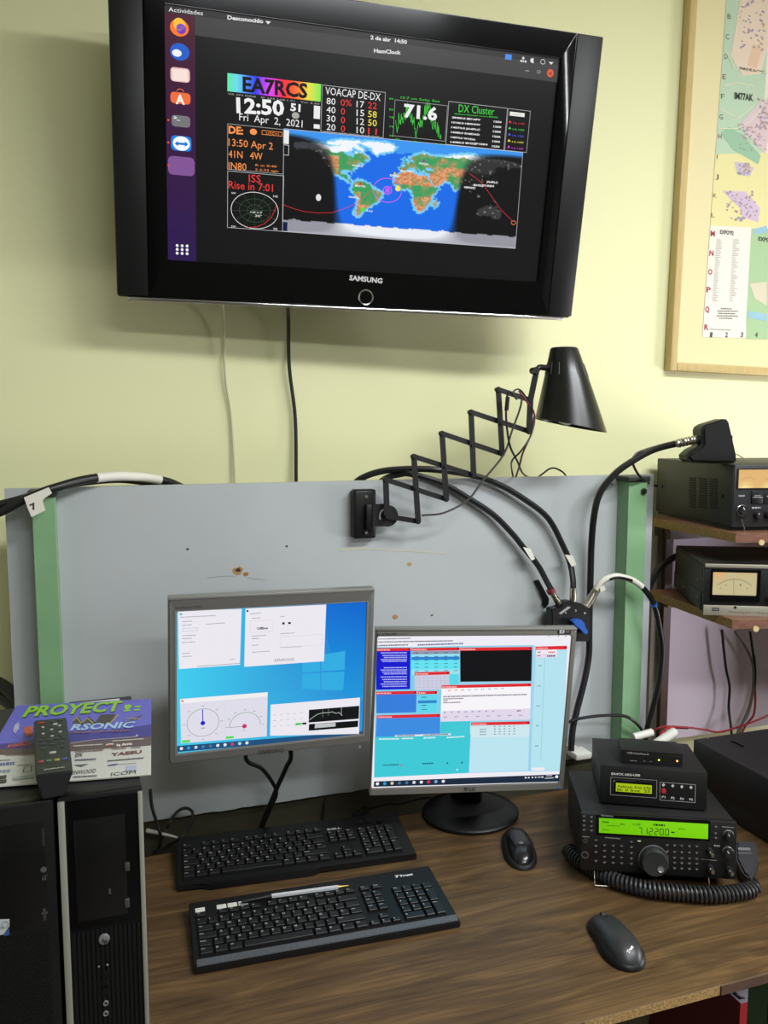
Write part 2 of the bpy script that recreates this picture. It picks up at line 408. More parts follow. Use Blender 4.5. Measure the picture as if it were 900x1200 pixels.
o = B('trim_strip', (-tw / 2 + 0.02, tw / 2 - 0.02, -0.002, 0.03, -th_ / 2 - 0.006, -th_ / 2 + 0.001), chrome, tv, bev=0.002); o['label'] = 'thin silver strip along the lower edge'
sp = Print(TP, -0.0035)
pl = lambda *a: sp.crop(*a)
def suv(u0, v0, u1, v1, c): sp.add([(u0, v0), (u1, v0), (u1, v1), (u0, v1)], c)
suv(su0, sv0, su1, sv1, (19, 19, 20)); sp.up()
ubar = sv1 - (sv1 - sv0) * 0.028
suv(su0, ubar, su1, sv1, (48, 46, 47)); vb2 = TP.uv(230, 40)[1]
dock = TP.uv(229, 100)[0]
vt0 = TP.uv(430, 55)[1] ; vt1 = TP.uv(430, 67)[1]
suv(dock, vt1, su1, ubar, (64, 63, 64))
n = 14
for i in range(n):                                # dock gradient of the desktop
    a = i / n; v1 = ubar + (sv0 - ubar) * a; v0_ = ubar + (sv0 - ubar) * (i + 1) / n
    suv(su0, v0_, dock, v1, tuple(int(p + (q - p) * a) for p, q in zip((72, 28, 48), (42, 26, 84))))
sp.up()
sp.crop(120, 0, 3)
sp.text('Actividades', 233, 38, 354, 52, 15, (235, 235, 235)); sp.text('Desconocido', 440, 66, 566, 80, 14, (225, 225, 225), True)
sp.quad([(574, 72), (593, 74), (583, 84)], (230, 230, 230))
sp.crop(420, 0, 3); sp.text('2 de abr  14:50', 44, 136, 172, 153, 13, (225, 225, 225), True); sp.text('HamClock', 56, 183, 151, 190, 13, (225, 225, 225), True)
sp.rect(519, 188, 540, 210, (70, 140, 235)); sp.disc(582, 214, 3, (220, 220, 220)); sp.disc(575, 213, 3.5, (220, 220, 220)); sp.disc(590, 215, 3.5, (220, 220, 220)); sp.disc(582, 203, 4, (220, 220, 220))
sp.quad([(607, 206), (618, 202), (618, 222), (607, 216)], (225, 225, 225)); sp.ring(651, 216, 8, 8, 0.001, (225, 225, 225)); sp.quad([(671, 216), (688, 218), (680, 226)], (230, 230, 230))
sp.disc(677, 256, 12, (222, 88, 50)); sp.line([(590, 247), (602, 248)], 0.0008, (210, 210, 210)); sp.frame(631, 246, 642, 257, 0.0008, (180, 180, 180))
sp.up(); sp.text('x', 672, 260, 682, 261, 9, (60, 20, 10), True)
# dock icons
sp.crop(120, 0, 3)
def rrect(x0, y0, x1, y1, col):
    a = sp.uv(x0, y0); b = sp.uv(x1, y1); r = abs(b[0] - a[0]) * 0.16; u0, u1 = sorted((a[0], b[0])); v0, v1 = sorted((a[1], b[1]))
    pts = []
    for cx_, cy_, st in ((u1 - r, v1 - r, 0), (u0 + r, v1 - r, 90), (u0 + r, v0 + r, 180), (u1 - r, v0 + r, 270)):
        pts += [(cx_ + r * math.cos(math.radians(st + t)), cy_ + r * math.sin(math.radians(st + t))) for t in (0, 45, 90)]
    sp.add(pts, col)
sp.disc(271, 96, 33, (255, 120, 40), 20, 28); sp.disc(272, 181, 34, (35, 95, 200), 20, 28)
rrect(239, 233, 308, 291, (232, 190, 185)); rrect(239, 320, 310, 368, (240, 110, 60)); rrect(243, 402, 309, 449, (118, 118, 122)); rrect(241, 474, 313, 533, (20, 130, 225))
rrect(230, 546, 325, 620, (130, 85, 150)); sp.up()
sp.disc(270, 84, 21, (255, 190, 60), 18); sp.disc(277, 100, 17, (110, 60, 190), 18); sp.disc(262, 185, 17, (240, 240, 245), 14, 12); sp.quad([(245, 240), (300, 244), (302, 286), (247, 282)], (250, 225, 218))
sp.ring(274, 322, 12, 10, 0.0012, (245, 120, 70), 10, 170); sp.text('A', 258, 363, 290, 366, 32, (255, 240, 230), True)
sp.text('>_', 251, 418, 273, 421, 12, (240, 240, 240), True); sp.disc(278, 504, 30, (245, 250, 255), 20, 24); sp.up()
sp.quad([(254, 504), (266, 494), (266, 500), (290, 502), (290, 496), (302, 507), (290, 516), (290, 510), (266, 508), (266, 514)], (20, 120, 215))
for y in (421, 500, 580): sp.disc(232, y, 4, (240, 70, 50), 8)
sp.crop(120, 190, 3)
for i in range(3):
    for j in range(3): sp.disc(263 + 17.5 * i, 293 + 13.5 * j + i * 0.9, 5.2, (235, 235, 235), 10)
# clock window
sp.crop(260, 70, 4.5)
stops = [(0, (95, 235, 160)), (.1, (110, 220, 235)), (.22, (70, 120, 245)), (.3, (40, 60, 240)), (.45, (225, 70, 245)), (.58, (250, 40, 70)), (.66, (250, 70, 40)), (.78, (245, 140, 60)), (.86, (235, 225, 70)), (1, (120, 235, 90))]
a = sp.uv(30, 68); b = sp.uv(522, 220); 
for i in range(len(stops) - 1):
    (t0, c0), (t1, c1) = stops[i], stops[i + 1]; u0 = a[0] + (b[0] - a[0]) * t0; u1 = a[0] + (b[0] - a[0]) * t1
    sp.add([(u0, b[1]), (u1, b[1]), (u1, a[1]), (u0, a[1])], [c0, c1, c1, c0])
sp.up(); WH = (238, 238, 238); OR = (250, 150, 80); RD = (235, 60, 60)
sp.text('EA7RCS', 110, 163, 452, 200, 74, (14, 12, 20), True)
sp.text('V0 2N DRB   IP 192.168.1.91   Ver 2.60', 32, 182, 516, 236, 9, (170, 170, 170))
sp.text('12:50', 78, 276, 330, 292, 76, WH, True); sp.text('51', 362, 266, 415, 273, 38, WH, True); sp.text('Fri  Apr  2,  2021', 92, 318, 426, 356, 38, WH)
sp.disc(390, 293, 20, (170, 170, 165), 14, 16); sp.rect(487, 240, 518, 312, (235, 235, 235)); sp.rect(486, 338, 517, 364, (235, 235, 235))
sp.frame(530, 130, 853, 412, 0.0009, (190, 190, 190)); sp.text('VOACAP DE-DX', 547, 181, 838, 216, 40, WH)
for i, (p, q, r_, s_, c4) in enumerate((('80', '0%', '17', '22', RD), ('40', '0', '15', '58', (250, 230, 80)), ('30', '0', '12', '50', (250, 230, 80)), ('20', '0', '10', '11', RD))):
    y = 232 + 45.5 * i
    sp.text(p, 553, y, 600, y + 5, 34, WH); sp.text(q, 628, y + 9, 686 if i == 0 else 650, y + 12, 34, RD)
    sp.text(r_, 712, y + 17, 752, y + 20, 34, WH); sp.text(s_, 772, y + 23, 818, y + 28, 34, c4)
sp.text('100W CW TOA 3 LP S=0', 545, 383, 830, 410, 9, (160, 160, 160))
sp.frame(30, 335, 325, 604, 0.0009, (170, 170, 170)); sp.text('DE:', 36, 386, 113, 393, 38, OR, True); sp.disc(167, 379, 19, OR, 16, 15); sp.frame(212, 370, 320, 404, 0.0009, OR); sp.text('UTC+1', 235, 393, 300, 398, 14, OR)
sp.text('13:50 Apr 2', 36, 452, 270, 474, 38, OR); sp.text('41N   4W', 36, 514, 215, 528, 38, OR); sp.text('IN80', 36, 576, 130, 584, 38, OR)
sp.text('R in 0:40', 178, 560, 290, 568, 11, OR); sp.text('S 6:33 ago', 178, 583, 300, 592, 11, OR)
sp.crop(260, 190, 4.5)
sp.frame(30, 44, 322, 366, 0.0009, (190, 190, 190)); sp.text('ISS', 143, 104, 206, 108, 40, RD); sp.text('Rise in 7:01', 36, 137, 270, 156, 40, RD)
sp.ring(175, 255, 124, 97, 0.0011, (230, 230, 230)); sp.ring(175, 255, 82, 62, 0.0006, (60, 105, 60)); sp.ring(175, 255, 40, 31, 0.0006, (60, 105, 60))
for k in range(6):
    t = math.radians(k * 30); sp.line([(175 - 122 * math.cos(t), 255 - 95 * math.sin(t)), (175 + 122 * math.cos(t), 255 + 95 * math.sin(t))], 0.0005, (60, 90, 60))
sp.up(); sp.line([(130, 345), (180, 342), (225, 325), (262, 290), (280, 255), (288, 225)], 0.0009, (230, 50, 40))
sp.text('NW', 52, 167, 75, 168, 10, WH); sp.text('NE', 272, 184, 296, 186, 10, WH); sp.text('SW', 50, 343, 74, 345, 10, WH); sp.text('SE', 272, 356, 294, 358, 10, WH)
sp.text('10:17', 152, 268, 213, 272, 10, WH); sp.text('30°', 176, 288, 212, 291, 12, WH)
sp.crop(440, 70, 4.5)
GR = (70, 215, 70)
sp.frame(104, 208, 370, 430, 0.0009, (160, 165, 160)); sp.text('10.7 cm Solar flux', 135, 203, 342, 224, 12, GR)
rr = random.Random(5); pts = []
prof = [(0, 310), (8, 350), (20, 300), (40, 330), (60, 250), (80, 290), (100, 330), (110, 395), (125, 350), (140, 330), (155, 270), (175, 250), (195, 330), (215, 350), (235, 400), (240, 415)]
for i in range(90):
    t = i / 89 * 240; j = max(k for k in range(len(prof)) if prof[k][0] <= t + 1e-6); j = min(j, len(prof) - 2)
    f = (t - prof[j][0]) / (prof[j + 1][0] - prof[j][0]); pts.append((108 + t, min(416, max(222, prof[j][1] * (1 - f) + prof[j + 1][1] * f + rr.uniform(-38, 38)))))
sp.line(pts, 0.0009, GR)
for i, l in enumerate(('84', '82', '78', '74', '70')): sp.text(l, 74, 208 + i * 49 + (8 if i == 1 else 0), 96, 210 + i * 49 + (8 if i == 1 else 0), 9, GR)
sp.text('-30', 96, 420, 128, 423, 8, GR); sp.text('Days', 205, 434, 245, 438, 8, GR); sp.text('0 +6', 318, 446, 354, 449, 8, GR)
sp.up(); sp.text('71.6', 150, 299, 326, 319, 66, WH, True)
sp.frame(388, 217, 680, 478, 0.0009, (190, 190, 190)); sp.text('DX Cluster', 440, 274, 628, 291, 40, GR)
sp.text('dxfuncluster.com:8000', 418, 287, 648, 307, 8, GR)
for i, (l, e_) in enumerate((('28400.0 EE1APV', 556), ('10100.0 HB9HNV', 556), ('14074.0 JA4PLC', 554), ('14080.0 EA8DAD', 552), ('14074.0 W1DA', 530), ('14080.0 BH2/JP1RIN', 592))):
    y = 307 + i * 26; sp.text(l, 405 - i * 1.6, y, e_, y + 14, 9, WH, True); sp.text('1250', 626 - i * 2, y + 22, 667 - i * 2, y + 26, 9, WH, True)
sp.frame(702, 255, 800, 490, 0.0009, (180, 180, 180)); sp.rect(712, 272, 788, 302, (235, 235, 230))
sp.up(); sp.text('RESET', 728, 290, 770, 294, 7, (150, 150, 150))
for i, c in enumerate(((230, 60, 60), (70, 215, 90), (80, 100, 240), (245, 225, 80), (215, 60, 225))):
    y = 332 + i * 33; x = 712 - i * 1.8; sp.quad([(x - 8, y), (x, y - 14), (x + 8, y)], c); sp.text('14.100', x + 16, y + 5, x + 76, y + 10, 9, c)
sp.build('display', SCREEN, tv)
# world map of the clock window: continents as polygons (longitude, latitude), day and night from the sun position
CONT = [
 ('na', [(-168, 66), (-156, 71), (-128, 70), (-110, 68), (-95, 72), (-82, 70), (-82, 63), (-94, 60), (-92, 57), (-80, 52), (-78, 60), (-70, 62), (-62, 58), (-56, 52), (-66, 48), (-60, 46), (-70, 43), (-76, 35), (-81, 31), (-80, 25), (-84, 30), (-90, 29), (-97, 27), (-97, 20), (-90, 21), (-87, 20), (-88, 15), (-83, 10), (-78, 8), (-84, 8), (-92, 14), (-105, 20), (-110, 25), (-115, 31), (-121, 35), (-124, 42), (-124, 48), (-134, 57), (-150, 60), (-162, 57), (-165, 62)]),
 ('ice', [(-73, 78), (-60, 82), (-30, 83), (-18, 78), (-22, 70), (-40, 65), (-45, 60), (-52, 65), (-55, 72)]),
 ('ice', [(-120, 73), (-100, 80), (-70, 82), (-75, 75), (-65, 68), (-68, 63), (-80, 70), (-95, 72), (-110, 70)]),
 ('sa', [(-78, 8), (-72, 12), (-62, 10), (-52, 5), (-50, 0), (-38, -4), (-35, -8), (-39, -16), (-41, -22), (-48, -27), (-54, -34), (-58, -38), (-63, -41), (-66, -46), (-69, -52), (-74, -52), (-74, -42), (-71, -30), (-70, -18), (-76, -13), (-81, -5), (-79, 1)]),
 ('af', [(-17, 21), (-13, 28), (-6, 35), (10, 37), (11, 33), (20, 31), (32, 31), (37, 21), (43, 12), (51, 12), (46, 3), (40, -5), (40, -15), (35, -21), (33, -27), (27, -34), (19, -35), (15, -26), (12, -16), (13, -7), (9, 0), (9, 4), (0, 5), (-8, 4), (-14, 9), (-17, 14)]),
 ('af', [(44, -16), (49, -12), (50, -16), (47, -25), (43, -23)]),
 ('eu', [(-9, 37), (-9, 43), (-1, 44), (-4, 48), (3, 51), (8, 54), (10, 57), (6, 59), (5, 62), (14, 67), (25, 71), (40, 67), (60, 69), (72, 73), (100, 77), (115, 73), (140, 73), (170, 70), (180, 67), (180, 62), (163, 60), (156, 52), (160, 61), (143, 59), (135, 54), (141, 50), (131, 43), (127, 37), (122, 38), (118, 38), (121, 31), (115, 22), (108, 20), (108, 12), (102, 11), (104, 2), (100, 6), (98, 15), (91, 22), (86, 20), (80, 14), (78, 8), (73, 17), (68, 24), (58, 25), (57, 21), (52, 16), (44, 13), (36, 27), (35, 33), (36, 36), (28, 37), (27, 41), (40, 41), (38, 46), (30, 46), (28, 42), (22, 37), (19, 42), (13, 45), (18, 40), (15, 38), (10, 44), (3, 42), (-1, 37)]),
 ('gb', [(-5, 50), (1, 51), (0, 54), (-3, 59), (-6, 57), (-3, 54)]),
 ('au', [(114, -22), (122, -18), (131, -12), (137, -12), (140, -17), (143, -11), (153, -25), (150, -37), (141, -38), (134, -32), (124, -33), (115, -34)]),
 ('gb', [(130, 32), (136, 34), (141, 37), (142, 44), (139, 38), (132, 35)]),
 ('gb', [(95, 5), (104, -5), (106, -6), (100, 1)]), ('gb', [(109, 1), (117, 6), (118, 0), (114, -3)]), ('gb', [(132, -1), (141, -3), (150, -10), (138, -8)]), ('gb', [(167, -45), (173, -35), (178, -38), (172, -44)]),
]
def inside(x, y, P):
    r = False; j = len(P) - 1
    for i in range(len(P)):
        if (P[i][1] > y) != (P[j][1] > y) and x < (P[j][0] - P[i][0]) * (y - P[i][1]) / (P[j][1] - P[i][1]) + P[i][0]: r = not r
        j = i
    return r
BB = [(min(p[0] for p in P), max(p[0] for p in P), min(p[1] for p in P), max(p[1] for p in P)) for _, P in CONT]
def land(x, y):
    for (k, P), b in zip(CONT, BB):
        if b[0] <= x <= b[1] and b[2] <= y <= b[3] and inside(x, y, P): return k
    return None
def earth(lon, lat):
    nz = noise.noise(Vector((lon * 0.08, lat * 0.08, 0))); n2 = noise.noise(Vector((lon * 0.25, lat * 0.25, 5)))
    jl, jt = lon + n2 * 2.5, lat + noise.noise(Vector((lon * .3, lat * .3, 9))) * 2
    k = land(jl, jt)
    s = math.sin(math.radians(lat)) * math.sin(math.radians(5)) + math.cos(math.radians(lat)) * math.cos(math.radians(5)) * math.cos(math.radians(lon + 12))
    day = min(1, max(0, (s + 0.13) / 0.13))
    if lat < -68 + 3 * nz: c = (235, 238, 245); night = (150, 150, 160)
    elif k == 'ice' or (k == 'na' and lat > 60 + 5 * nz) or (k and lat > 69 + 4 * nz): c = (240, 246, 252); night = (60, 62, 66)
    elif k:
        green = (62, 158, 95); tan = (205, 130, 80); sand = (225, 165, 120)
        dry = 0.0
        if k == 'af': dry = 1.0 if lat > 13 else (0.15 if lat > -8 else 0.75)
        elif k == 'eu': dry = 1.0 if (lat < 36 and lon < 62) else (0.9 if (34 < lat < 50 and 45 < lon < 110) else (0.25 if lat > 50 else 0.35))
        elif k == 'na': dry = 0.95 if (lon < -100 and lat < 52) else 0.1
        elif k == 'sa': dry = 0.9 if (lon < -68 and lat < -8) or lat < -30 else (0.5 if lon > -46 else 0.05)
        elif k == 'au': dry = 0.9
        dry = min(1, max(0, dry + nz * 0.9)); t = tan if n2 > 0 else sand
        c = tuple(g + (q - g) * dry for g, q in zip(green, t)); night = (28, 28, 28) if lat < 45 else (50, 50, 50)
        if k == 'au': night = (58, 58, 58)
        if n2 > 0.45: night = (130, 130, 130)
    else:
        near = any(land(jl + dx, jt + dy) for dx, dy in ((4, 0), (-4, 0), (0, 4), (0, -4)))
        c = (120, 205, 248) if near else ((24, 108, 232) if lat < 66 + 6 * nz else (60, 150, 240)); night = (15, 15, 16)
    return tuple(max(0, min(255, nn + (cc - nn) * day)) for cc, nn in zip(c, night))
mp_ = Print(TP, -0.0035 + 0.00012 * 3)
q = [TP.uv(333, 150.5), TP.uv(613.3, 178.5), TP.uv(604.4, 291), TP.uv(331, 271)]
mu0 = (q[0][0] + q[3][0]) / 2; mu1 = (q[1][0] + q[2][0]) / 2; mv1 = (q[0][1] + q[1][1]) / 2; mv0 = (q[2][1] + q[3][1]) / 2
NX, NY = 216, 108
hh = mp_.lift
for j in range(NY + 1):
    for i in range(NX + 1):
        fi, fj = i / NX, j / NY; mp_.v.append(((q[0][0] * (1 - fi) + q[1][0] * fi) * (1 - fj) + (q[3][0] * (1 - fi) + q[2][0] * fi) * fj, -hh, (q[0][1] * (1 - fi) + q[1][1] * fi) * (1 - fj) + (q[3][1] * (1 - fi) + q[2][1] * fi) * fj))
        mp_.c.append((*lin(earth(-180 + 360 * i / NX, 90 - 180 * j / NY)), 1))
for j in range(NY):
    for i in range(NX):
        k = j * (NX + 1) + i; mp_.f.append((k, k + NX + 1, k + NX + 2, k + 1))
mp_.layer = 1; mp_.crop(440, 150, 4.5)
RL = (215, 50, 60)
mp_.line([(67, 330), (85, 310), (130, 265), (180, 235)], 0.0007, RL); mp_.line([(500, 240), (560, 285), (605, 345), (660, 425), (725, 490)], 0.0009, RL)
mp_.ring(65, 328, 75, 64, 0.0014, (215, 90, 235)); mp_.ring(65, 328, 22, 20, 0.0016, (225, 90, 245)); mp_.disc(65, 328, 12, (200, 90, 245)); mp_.disc(120, 318, 14, (250, 225, 90)); mp_.ring(731, 499, 12, 10, 0.0012, (245, 120, 60))
mp_.line([(-481, 2), (780, 128), (740, 635), (-490, 545)], 0.0008, (200, 200, 205), True)
for t, x0, y0, x1 in (('JA4PLC', 588, 287, 648), ('BH2/JP1RIN', 520, 305, 627), ('HB9HNV', 470, 316, 530), ('EE1APV', 135, 229, 205), ('EA8DA', 78, 253, 130), ('W3QA', 230, 190, 283)):
    mp_.text(t, x0, y0, x1, y0 + 6, 10, (235, 235, 235), True)
for x, y, c in ((257, 170, (130, 60, 170)), (152, 215, (230, 90, 50)), (104, 238, (240, 200, 80))): mp_.quad([(x - 9, y + 8), (x, y - 9), (x + 9, y + 8)], c)
mp_.crop(260, 190, 4.5)
mp_.line([(325, 224), (380, 245), (440, 261), (510, 268), (580, 266), (640, 248), (700, 222), (745, 190), (790, 148)], 0.0009, RL)
mp_.disc(511, 186, 14, (225, 225, 225), 14, 17); mp_.disc(745, 250, 11, (70, 230, 70)); mp_.quad([(722, 120), (734, 100), (746, 122)], (220, 60, 50)); mp_.quad([(690, 172), (699, 156), (708, 174)], (60, 190, 80))
for t, x0, y0, x1 in (('NA5DX', 690, 20, 746), ('8R1TA', 703, 127, 760), ('OA4DX', 670, 186, 724), ('LU', 766, 258, 795)): mp_.text(t, x0, y0, x1, y0 + 6, 9, (240, 240, 240), True)
mp_.rect(318, 314, 346, 364, (12, 20, 70))
mp_.rect(326, -172, 354, -96, (235, 235, 235)); mp_.frame(326, -94, 354, -36, 0.0008, (235, 235, 235))
mp_.build('map_display', SCREEN, tv)
lp = Print(TP, 0.0036); lp.crop(120, 190, 3)
lp.crop(420, 190, 3); lp.text('SAMSUNG', -34, 414, 82, 426, 17, (205, 205, 205), True)
lp.build('maker_lettering', mat_ := print_mat('silver lettering', False, 0.3), tv)
# ring-shaped power button
c = TP.uv(428, 348.5)
bm = bmesh.new(); Mx = Matrix.Translation((c[0], -0.003, c[1])) @ Matrix.Rotation(PI / 2, 4, 'X')
lathe(bm, [(0.0135, 0), (0.0135, 0.0025), (0.0155, 0.003), (0.0165, 0.0022), (0.0165, 0)], 32, Mx); o = link('button_ring', bm, chrome, tv, True); o['label'] = 'thin silver ring around the power button'
bm = bmesh.new(); lathe(bm, [(0, 0.0015), (0.012, 0.0015), (0.0132, 0)], 28, Mx); link('power_button', bm, black_gloss, tv, True)

# ------------------------------------------------------------------ framed street map
FY = WY - 0.028
FP = Pose((1.6, FY, 1.3))
fl, fbz = FP.uv(785, 434); 
fr = thing('framed_map', 'framed city street map in a pale wooden frame on the right of the wall', 'framed map', FP.mat())
lean = math.atan((FP.uv(808, 0)[0] - FP.uv(784, 433)[0]) / (FP.uv(808, 0)[1] - FP.uv(784, 433)[1]))
ft = 1.1; fR = fl + 0.95
oak = mat('pale wood frame', (196, 172, 112), 0.5, var=0.08, vscale=20, stretch=(8, 8, 1)); matb = mat('cream mount board', (224, 214, 165), 0.7, bump=0.1)
frw = 0.022
M = Matrix.Translation((fl, 0, fbz)) @ Matrix.Rotation(lean, 4, 'Y') @ Matrix.Translation((-fl, 0, -fbz))
for nm, d in (('frame_side', (fl, fl + frw, -0.002, 0.026, fbz, ft)), ('frame_side', (fR - frw, fR, -0.002, 0.026, fbz, ft)), ('frame_rail', (fl + frw, fR - frw, -0.002, 0.026, fbz, fbz + frw)), ('frame_rail', (fl + frw, fR - frw, -0.002, 0.026, ft - frw, ft))):
    B(nm, d, oak, fr, bev=0.003, M=M)
B('mount_board', (fl + frw, fR - frw, 0.006, 0.02, fbz + frw, ft - frw), matb, fr, M=M)
mpn = Print(FP, -0.0052, 0.00015)
mpn.crop(740, 220, 5.217)
PB = [mpn.uv(443, 915)[0], mpn.uv(443, 915)[1]]
class _L: pass
def mquad(pts, c): mpn.quad(pts, c)
mpn.crop(740, 0, 5.456)
# the printed map: green parks, lilac housing, yellow land
topY = -60
mpn.crop(0, 0, 1)
L_ = lambda y: 853 - (y - 0) * (853 - 824.5) / 395        # left edge of the sheet in the photo
mpn.quad([(L_(-30), -30), (L_(395), 395), (1010, 399), (1010, -10)], (232, 222, 206)); mpn.up()
mpn.quad([(L_(-30), -30), (L_(205), 205), (893, 205), (905, -25)], (182, 206, 178)); mpn.up()
mpn.quad([(L_(180), 180), (L_(265), 265), (910, 270), (910, 178)], (226, 218, 158))
mpn.quad([(876, 268), (876, 397), (1010, 399), (1010, 262)], (166, 196, 150)); mpn.up()
mpn.quad([(L_(264), 264), (L_(395), 395), (874.5, 396), (882, 266)], (228, 224, 212)); mpn.up()
mpn.quad([(872, -20), (858, 65), (872, 88), (893, 86), (905, 40), (905, -18)], (226, 206, 184)); mpn.up(); mpn.quad([(884, 50), (877, 76), (888, 80), (895, 55)], (224, 190, 160))
mpn.quad([(846, 155), (861, 175), (890, 192), (893, 182), (870, 156), (856, 148)], (150, 190, 158)); mpn.quad([(868, 145), (885, 165), (898, 180), (905, 150), (905, 112), (893, 118)], (214, 192, 196))
mpn.quad([(862, 189), (866, 204), (880, 206), (885, 196), (872, 190)], (198, 186, 200)); mpn.quad([(848, 223), (868, 243), (872, 254), (890, 260), (892, 243), (875, 224)], (204, 184, 204))
mpn.quad([(884, 268), (900, 264), (900, 272), (886, 275)], (150, 190, 205)); mpn.quad([(878, 364), (900, 368), (900, 376), (878, 372)], (150, 190, 205)); mpn.quad([(880, 332), (886, 350), (900, 358), (900, 330)], (214, 204, 178))
mpn.up()
rr = random.Random(11)
for k in range(210):                                # blocks of houses
    zone = rr.choice(((868, 0, 898, 60), (866, 145, 900, 175), (850, 224, 890, 258), (866, 190, 880, 204), (890, 115, 905, 150)))
    x = rr.uniform(zone[0], zone[2]); y = rr.uniform(zone[1], zone[3]); a = rr.uniform(0.7, 2.2); b_ = rr.uniform(0.5, 1.4); t = rr.choice((0.5, 0.6, -0.9))
    cx_, sx_ = math.cos(t), math.sin(t)
    mpn.quad([(x - a * cx_ + b_ * sx_, y - a * sx_ - b_ * cx_), (x - a * cx_ - b_ * sx_, y - a * sx_ + b_ * cx_), (x + a * cx_ - b_ * sx_, y + a * sx_ + b_ * cx_), (x + a * cx_ + b_ * sx_, y + a * sx_ - b_ * cx_)], rr.choice(((170, 140, 140), (150, 140, 170), (190, 160, 140), (160, 150, 160))))
for pts in ([(845, 150), (866, 150), (880, 142), (893, 128), (905, 105)], [(850, 55), (862, 80), (885, 84), (905, 84)], [(875, 20), (862, 60), (862, 78)], [(850, 100), (865, 96), (885, 100)], [(848, 128), (866, 138), (888, 120), (882, 98)]): mpn.line(pts, 0.0022, (222, 222, 190))
for x in (829, 853): pass
RDm = (150, 60, 70)
for t, x, y in (('B', 854, 21), ('C', 852, 45), ('D', 850.5, 68), ('E', 848.3, 92), ('F', 846.5, 115), ('G', 844.5, 139), ('H', 843, 162)): mpn.text(t, x, y, x + 4, y + .3, 6, (110, 100, 95) if t in 'BCDFG' else RDm)
for t, x, y in (('I', 841, 185), ('J', 839.5, 208.5), ('K', 837, 231), ('L', 835, 254)): mpn.text(t, x, y, x + (1 if t == 'I' else 4), y + .3, 5, (120, 80, 80))
for t, x, y in (('M', 834, 276), ('N', 832.5, 299), ('O', 831, 321), ('P', 829, 342), ('Q', 827.5, 365), ('R', 826.5, 386)): mpn.text(t, x, y, x + 5, y + .4, 6, (175, 50, 80), True)
for t, x in (('1', 833), ('2', 851), ('3', 869), ('4', 886)): mpn.text(t, x, 394.5, x + 3, 395, 5.5, (90, 85, 85), True)
mpn.text('PARQUE ALCOSA', 868, 80.5, 898, 85.5, 3, (60, 60, 55), True); mpn.text('IM77AK', 862, 115, 884, 117.5, 7.5, (50, 55, 50), True)
mpn.text("EXPO'92", 845, 273.5, 861, 275, 4.5, (70, 70, 70), True); mpn.text("EXPO'92", 890, 281.5, 910, 284, 4.5, (60, 60, 60), True)
for i in range(36):
    y = 281 + i * 2.05; mpn.dashes(841 - (y - 281) * .07, y, 845 + rr.uniform(0, 3) - (y - 281) * .07, y + .1, 0.7, (160, 158, 150), i); mpn.dashes(860.5 - (y - 281) * .06, y, 863 + rr.uniform(0, 6) - (y - 281) * .06, y + .1, 0.7, (160, 158, 150), i + 50)
for i, (a, b_) in enumerate(((846, 859), (842, 866), (843, 863), (841, 866), (844, 860))): mpn.dashes(a, 362 + i * 2.8, b_, 362.4 + i * 2.8, 1.2, (100, 98, 95), i)
mpn.dashes(833, 386, 858, 387, 0.8, (120, 118, 110), 3)
mpn.build('map_sheet', INK, fr)
# ------------------------------------------------------------------ cables from the television
tag(tube('television_cable', [onY(259, 345, 1.80), onY(262, 372, 1.89), onY(264, 440, 1.908), onY(271, 490, 1.912), onY(275, 560, 1.908), onY(276, 600, 1.90)], 0.0028, mat('off white cable', (200, 196, 165), 0.5)), 'thin off-white cable running down the wall below the television', 'cable')
tag(tube('television_cable', [onY(337, 350, 1.80), onY(338, 375, 1.88), onY(339, 430, 1.90), onY(346, 490, 1.905), onY(347, 560, 1.90), onY(347, 600, 1.895)], 0.0042, rubber), 'black cable hanging down the wall below the television', 'cable')

# ------------------------------------------------------------------ flat monitors
def monitor_body(P, w_, h_, depth, parent, bezel_quad, frame_m):
    """bezel_quad = inner screen rectangle (u0, u1, v0, v1)"""
    u0, u1, v0, v1 = bezel_quad
    frame_mesh('bezel', -w_ / 2, w_ / 2, -h_ / 2, h_ / 2, u0, u1, v0, v1, 0, 0.022, frame_m, parent, bev=0.0018)
    bm = bmesh.new(); box(bm, -w_ / 2 + 0.004, w_ / 2 - 0.004, 0.018, 0.035, -h_ / 2 + 0.004, h_ / 2 - 0.004, bev=0.006)
    box(bm, -w_ / 2 + 0.05, w_ / 2 - 0.05, 0.03, depth, -h_ / 2 + 0.05, h_ / 2 - 0.05, bev=0.01)
    link('rear_housing', bm, mat('dark grey plastic', (50, 50, 52), 0.5), parent, True)
SP = Pose((0.283, 1.447, 0.42), -0.1, 2.9, 1.1)
mon = thing('monitor', 'grey-framed monitor on the left, hung on the board, blue desktop with dial windows', 'monitor', SP.mat())
sx0, sx1 = (SP.uv(207, 716.6)[0] + SP.uv(207.6, 881)[0]) / 2, (SP.uv(431.4, 705.5)[0] + SP.uv(423.6, 863)[0]) / 2
sy1, sy0 = (SP.uv(207, 716.6)[1] + SP.uv(431.4, 705.5)[1]) / 2, (SP.uv(207.6, 881)[1] + SP.uv(423.6, 863)[1]) / 2
monitor_body(SP, 0.372, 0.30, 0.06, mon, (sx0, sx1, sy0, sy1), grey_bezel)
B('top_trim', (-0.186, 0.186, -0.001, 0.02, 0.1475, 0.1525), silver, mon, bev=0.001)
frame_mesh('inner_rim', sx0 - 0.004, sx1 + 0.004, sy0 - 0.004, sy1 + 0.0015, sx0, sx1, sy0, sy1, -0.0006, 0.004, silver, mon, bev=0.0005)
bm = bmesh.new(); box(bm, -0.05, 0.05, 0.058, 0.066, -0.05, 0.05); cyl(bm, (0, 0.06, 0), (0, 0.255, 0.01), 0.02); box(bm, -0.06, 0.06, 0.255, 0.262, -0.07, 0.09)
